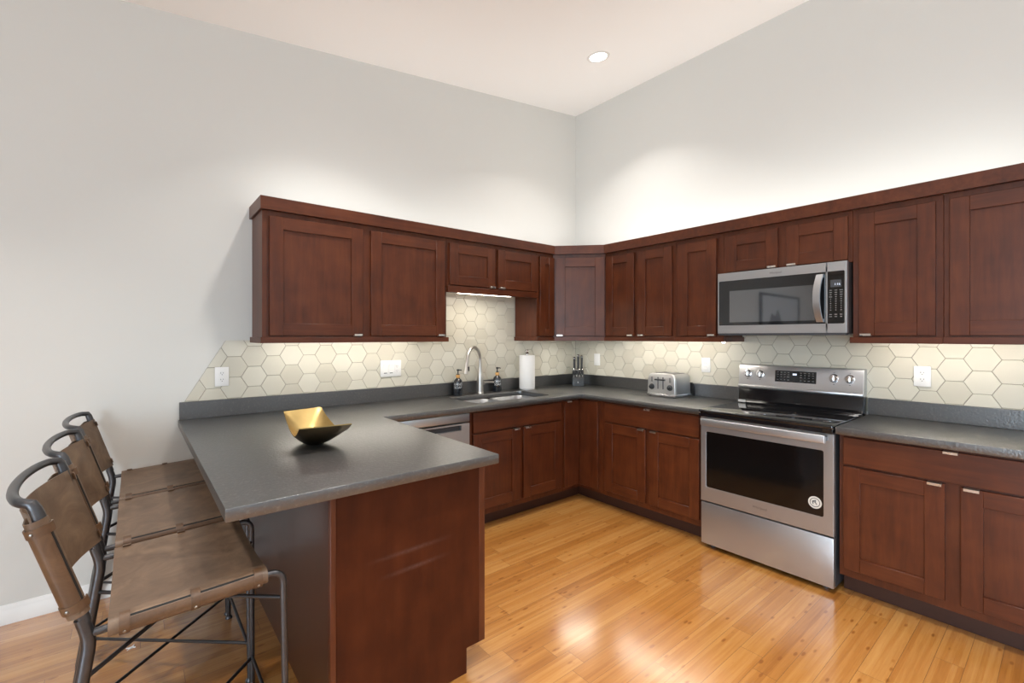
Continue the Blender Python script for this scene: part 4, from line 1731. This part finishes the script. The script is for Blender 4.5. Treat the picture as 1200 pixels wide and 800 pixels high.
def make_stool(loc, label):
    """local: +x faces the counter"""
    r_ = empty('counter_stool', loc)
    tag(r_, label, 'stool', GST)
    W2 = 0.25
    RT = 0.0140
    SPL = 0.020
    zr, zf = 0.656, 0.674         # seat tube height rear / front
    xr_, xf = -0.222, 0.218
    for s in (-1, 1):
        y = s * W2
        # front leg and seat tube in one bend
        m_ = MB()
        m_.tube(fillet([(xr_, y, zr), (xf, y, zf), (xf + 0.006, y + s * SPL, 0.012)], 0.04, 8), 0.0098, 12)
        m_.lathe([(0.015, 0.0), (0.0155, 0.003), (0.0145, 0.008), (0.010, 0.014)], xf + 0.006, y + s * SPL, 16)
        m_.build('leg', IRON, r_)
        m_ = MB()
        m_.tube(fillet([(-0.318, y + s * 0.02, 0.010), (xr_ - 0.004, y, 0.640), (xr_ - 0.020, y, 0.700)], 0.06, 8), 0.0150, 12)
        m_.lathe([(0.015, 0.0), (0.0155, 0.003), (0.0145, 0.008), (0.010, 0.014)], -0.318, y + s * 0.02, 16)
        m_.build('leg', IRON, r_)
    # back frame: both uprights and the bowed top rail
    m_ = MB()
    arc = []
    for k in range(0, 25):
        a = PI * k / 24
        arc.append(Vector((-0.326 - 0.058 * math.sin(a), -W2 * math.cos(a), 1.004)))
    ub0 = Vector((xr_ - 0.014, -W2, 0.690))
    corner = Vector((-0.326, -W2, 1.004))
    full = [ub0] + [ub0.lerp(corner, q) for q in (0.3, 0.6, 0.85)] + [corner + Vector((0.004, 0, -0.014)), corner + Vector((-0.002, 0.002, -0.003))] + arc[3:-3]
    full += [Vector((p.x, -p.y, p.z)) for p in full[:6]][::-1]
    m_.tube(full, [RT] * 4 + [RT * 0.96, 0.0125] + [0.0112] * (len(full) - 12) + [0.0125, RT * 0.96] + [RT] * 4, 12)
    m_.build('back_frame', IRON, r_)
    # cross braces
    m_ = MB()
    rb = 0.0062
    zb0, zb1 = 0.548, 0.588
    m_.tube([(xr_ - 0.012, -W2, zb0), (xf + 0.001, W2, zb1)], rb, 10)
    m_.build('cross_brace', IRON, r_)
    m_ = MB()
    m_.tube([(xr_ - 0.012, W2, zb0), (xf + 0.001, -W2, zb1)], rb, 10)
    m_.build('cross_brace', IRON, r_)

    def rear(z, s):
        t = (0.640 - z) / 0.630
        return Vector((xr_ - 0.002 + (-0.318 - xr_ + 0.002) * t, s * (W2 + 0.02 * t), z))

    def front(z, s):
        t = (zf - z) / zf
        return Vector((xf + 0.006 * t, s * (W2 + SPL * t), z))
    m_ = MB()
    m_.tube([front(0.128, -1), front(0.128, 1)], rb, 10)
    m_.build('footrest', IRON, r_)
    m_ = MB()
    m_.tube([front(0.122, 1), rear(0.118, -1)], rb, 10)
    m_.build('cross_brace', IRON, r_)
    m_ = MB()
    m_.tube([front(0.152, -1), rear(0.118, 1)], rb, 10)
    m_.build('cross_brace', IRON, r_)

    # seat sling: sheet wrapped over both side tubes
    def sling(name, mapf, length, nseg, sag, mat_):
        """profile across (u) wrapped round the tubes at u=-W2 and +W2; mapf(t, u, h) -> point"""
        th_ = 0.0032
        rs = RT + 0.0085
        prof_ = [(-W2 + 0.060, -rs - 0.004), (-W2 + 0.030, -rs - 0.002)]
        for k in range(0, 10):       # wrap round the far side
            a = math.radians(262 - k * 19.1)
            prof_.append((-W2 + rs * math.cos(a), rs * math.sin(a)))
        for k in range(1, 12):
            q = k / 12
            u = -W2 + 2 * W2 * q
            prof_.append((u, rs - sag * (1 - abs(2 * q - 1) ** 2.4)))
        for k in range(0, 10):
            a = math.radians(90 - k * 19.1)
            prof_.append((W2 + rs * math.cos(a), rs * math.sin(a)))
        prof_ += [(W2 - 0.030, -rs - 0.002), (W2 - 0.060, -rs - 0.004)]
        inner_ = []
        for i, (u, h_) in enumerate(prof_):
            a = Vector(prof_[max(i - 1, 0)])
            c = Vector(prof_[min(i + 1, len(prof_) - 1)])
            t_ = (c - a).normalized()
            nn = Vector((t_.y, -t_.x))
            inner_.append((u + nn.x * th_, h_ + nn.y * th_))
        loop = prof_ + inner_[::-1]
        m2 = MB()
        b2 = m2.bm
        rg = []
        for i in range(nseg + 1):
            t = i / nseg
            rg.append([b2.verts.new(mapf(t, u, h_)) for u, h_ in loop])
        n_ = len(loop)
        for a, c in zip(rg, rg[1:]):
            for k in range(n_):
                f = b2.faces.new((a[k], a[(k + 1) % n_], c[(k + 1) % n_], c[k]))
                f.smooth = True
        npf = len(prof_)
        for rr in (rg[0], rg[-1]):
            for k in range(npf - 1):
                b2.faces.new((rr[k], rr[k + 1], rr[n_ - 2 - k], rr[n_ - 1 - k]))
        return m2.build(name, mat_, r_, angle=50)

    xs0, xs1 = -0.192, 0.172

    def seat_map(t, u, h_):
        x = xs0 + (xs1 - xs0) * t
        z = zr + (zf - zr) * (x - xr_) / (xf - xr_)
        return (x, u, z + h_)
    seat = sling('seat', seat_map, xs1 - xs0, 10, 0.014, LEATHER)
    # back: along the uprights, which lean back
    ub, ut = Vector((-0.246, 0, 0.712)), Vector((-0.3215, 0, 0.964))
    ax = (ut - ub).normalized()
    nrm = Vector((ax.z, 0, -ax.x))      # towards the sitter

    def back_map(t, u, h_):
        p = ub + (ut - ub) * t
        q = p + nrm * h_
        return (q.x, u, q.z)
    bk = sling('backrest', back_map, 0.26, 10, 0.075, LEATHER)

    # leather tubes along the edges with keeper straps
    def keeper(cen, axis, side, nvec, parent):
        """band round the sleeve at cen"""
        m2 = MB()
        out = Vector((0, side, 0))
        b2 = m2.bm
        rg = []
        for (rad_) in (RT + 0.0098, RT + 0.0135):
            for dz in (-0.011, 0.011):
                rg.append([b2.verts.new(cen + axis * dz + (out * math.cos(a) + nvec * math.sin(a)) * rad_) for a in [math.radians(-130 + k * 18) for k in range(14)]])
        A0, A1, B0, B1 = rg
        for P_, Q_ in ((B0, B1), (A1, A0), (A0, B0), (B1, A1)):
            for k in range(13):
                f = b2.faces.new((P_[k], P_[k + 1], Q_[k + 1], Q_[k]))
                f.smooth = True
        for k in (0, 13):
            b2.faces.new((A0[k], B0[k], B1[k], A1[k]))
        st_ = m2.build('keeper_strap', LEATHERD, parent, angle=40)
        m2 = MB()
        d_ = (out * math.cos(math.radians(-28)) + nvec * math.sin(math.radians(-28)))
        p_ = cen + d_ * (RT + 0.0130)
        m2.tube([p_, p_ + d_ * 0.0022, p_ + d_ * 0.0032], [0.0042, 0.0038, 0.002], 10)
        m2.build('rivet', RIVET, st_)

    def slot_shade_line(mapf, t0, t1, ang, s_, parent):
        """near-black strip laid on the leather, painting the shade of a long cut beside the tube"""
        m2 = MB()
        b2 = m2.bm
        rg = []
        for i in range(9):
            t = t0 + (t1 - t0) * i / 8
            ring = []
            for da, rr in ((-7, RT + 0.0080), (7, RT + 0.0080), (7, RT + 0.0092), (-7, RT + 0.0092)):
                a = math.radians(ang + da)
                ring.append(b2.verts.new(mapf(t, s_ * (W2 + rr * math.cos(a)), rr * math.sin(a))))
            rg.append(ring)
        for a, c in zip(rg, rg[1:]):
            for k in range(4):
                b2.faces.new((a[k], a[(k + 1) % 4], c[(k + 1) % 4], c[k]))
        b2.faces.new(rg[0])
        b2.faces.new(rg[-1])
        m2.build('slot', SLOT_SHADE, parent)

    def roll(mapf, t0, t1, s_, parent):
        """raised leather sleeve between the straps, on the outer half of the tube"""
        m2 = MB()
        b2 = m2.bm
        rg = []
        for i in range(9):
            t = t0 + (t1 - t0) * i / 8
            ring = []
            for k in range(9):
                a = math.radians(42 - k * 15)
                ring.append(b2.verts.new(mapf(t, s_ * (W2 + (RT + 0.0112) * math.cos(a)), (RT + 0.0112) * math.sin(a))))
            for k in range(8, -1, -1):
                a = math.radians(42 - k * 15)
                ring.append(b2.verts.new(mapf(t, s_ * (W2 + (RT + 0.0075) * math.cos(a)), (RT + 0.0075) * math.sin(a))))
            rg.append(ring)
        n2 = len(rg[0])
        for a, c in zip(rg, rg[1:]):
            for k in range(n2):
                f = b2.faces.new((a[k], a[(k + 1) % n2], c[(k + 1) % n2], c[k]))
                f.smooth = True
        b2.faces.new(rg[0])
        b2.faces.new(rg[-1])
        m2.build('edge_sleeve', LEATHERD, parent, angle=50)

    for s in (-1, 1):
        axd = Vector((xs1 - xs0, 0, (zf - zr) * (xs1 - xs0) / (xf - xr_))).normalized()
        roll(seat_map, 0.075, 0.485, s, seat)
        roll(seat_map, 0.525, 0.945, s, seat)
        slot_shade_line(seat_map, 0.115, 0.475, 57, s, seat)
        slot_shade_line(seat_map, 0.535, 0.905, 57, s, seat)
        for q in (0.09, 0.505, 0.93):
            keeper(Vector(seat_map(q, s * W2, 0)), axd, s, Vector((0, 0, 1)), seat)
        roll(back_map, 0.13, 0.87, s, bk)
        slot_shade_line(back_map, 0.13, 0.87, 57, s, bk)
        slot_shade_line(back_map, 0.13, 0.87, -88, s, bk)
        for q in (0.10, 0.90):
            keeper(Vector(back_map(q, s * W2, 0)), ax, s, nrm, bk)
    return r_


def copy_tree(o_, parent=None):
    c = o_.copy()
    C.objects.link(c)
    if parent is not None:
        c.parent = parent
    for ch in list(o_.children):
        copy_tree(ch, c)
    return c


st = make_stool((-3.420, -1.490, 0), 'brown leather sling counter stool nearest the camera, at the free end of the peninsula')
for y, lab in ((-0.905, 'brown leather sling counter stool in the middle of the three at the peninsula'),
               (-0.325, 'brown leather sling counter stool nearest the wall, farthest of the three')):
    c = copy_tree(st)
    c.location = (-3.420, y, 0)
    c['label'] = lab

# ------------------------------------------------------------------ scrap on the floor
m = MB()
m.prism([(0.0, 0.0), (0.020, 0.012), (0.030, 0.008), (0.022, 0.018), (0.026, 0.034), (0.016, 0.022), (-0.004, 0.020), (0.010, 0.012)], 'z', 0.0005, 0.004)
o = m.build('paper_scrap', WHITEPL)
o.location = (-3.585, -0.630, 0)
tag(o, 'tiny white scrap lying on the floor under the far stools', 'scrap')

# framed picture further along the left wall, seen only as a reflection in the microwave glass
r = empty('framed_picture', (-6.05, -0.002, 1.72), 0)
tag(r, 'large dark-framed pale mountain print on the left wall, mirrored in the microwave window', 'picture')
m = MB()
for bxs in ((-0.84, 0.84, 0.37, 0.41), (-0.84, 0.84, -0.41, -0.37), (-0.84, -0.78, -0.38, 0.38), (0.78, 0.84, -0.38, 0.38)):
    m.box(bxs[0], bxs[1], -0.03, -0.001, bxs[2], bxs[3], 0, 0.003)
m.build('frame', BLACKPL, r)
m = MB()
m.box(-0.795, 0.795, -0.016, -0.002, -0.385, 0.385)
m.build('print', simple('pale_print_paper', (0.55, 0.57, 0.58), 0.7), r)
m = MB()
m.prism([(-0.55, -0.38), (-0.25, -0.1), (-0.1, -0.16), (0.12, 0.16), (0.25, 0.02), (0.38, 0.08), (0.7, -0.38)], 'y', -0.0175, -0.0162)
m.build('mountain', simple('grey_print_ink', (0.13, 0.14, 0.15), 0.7), r)
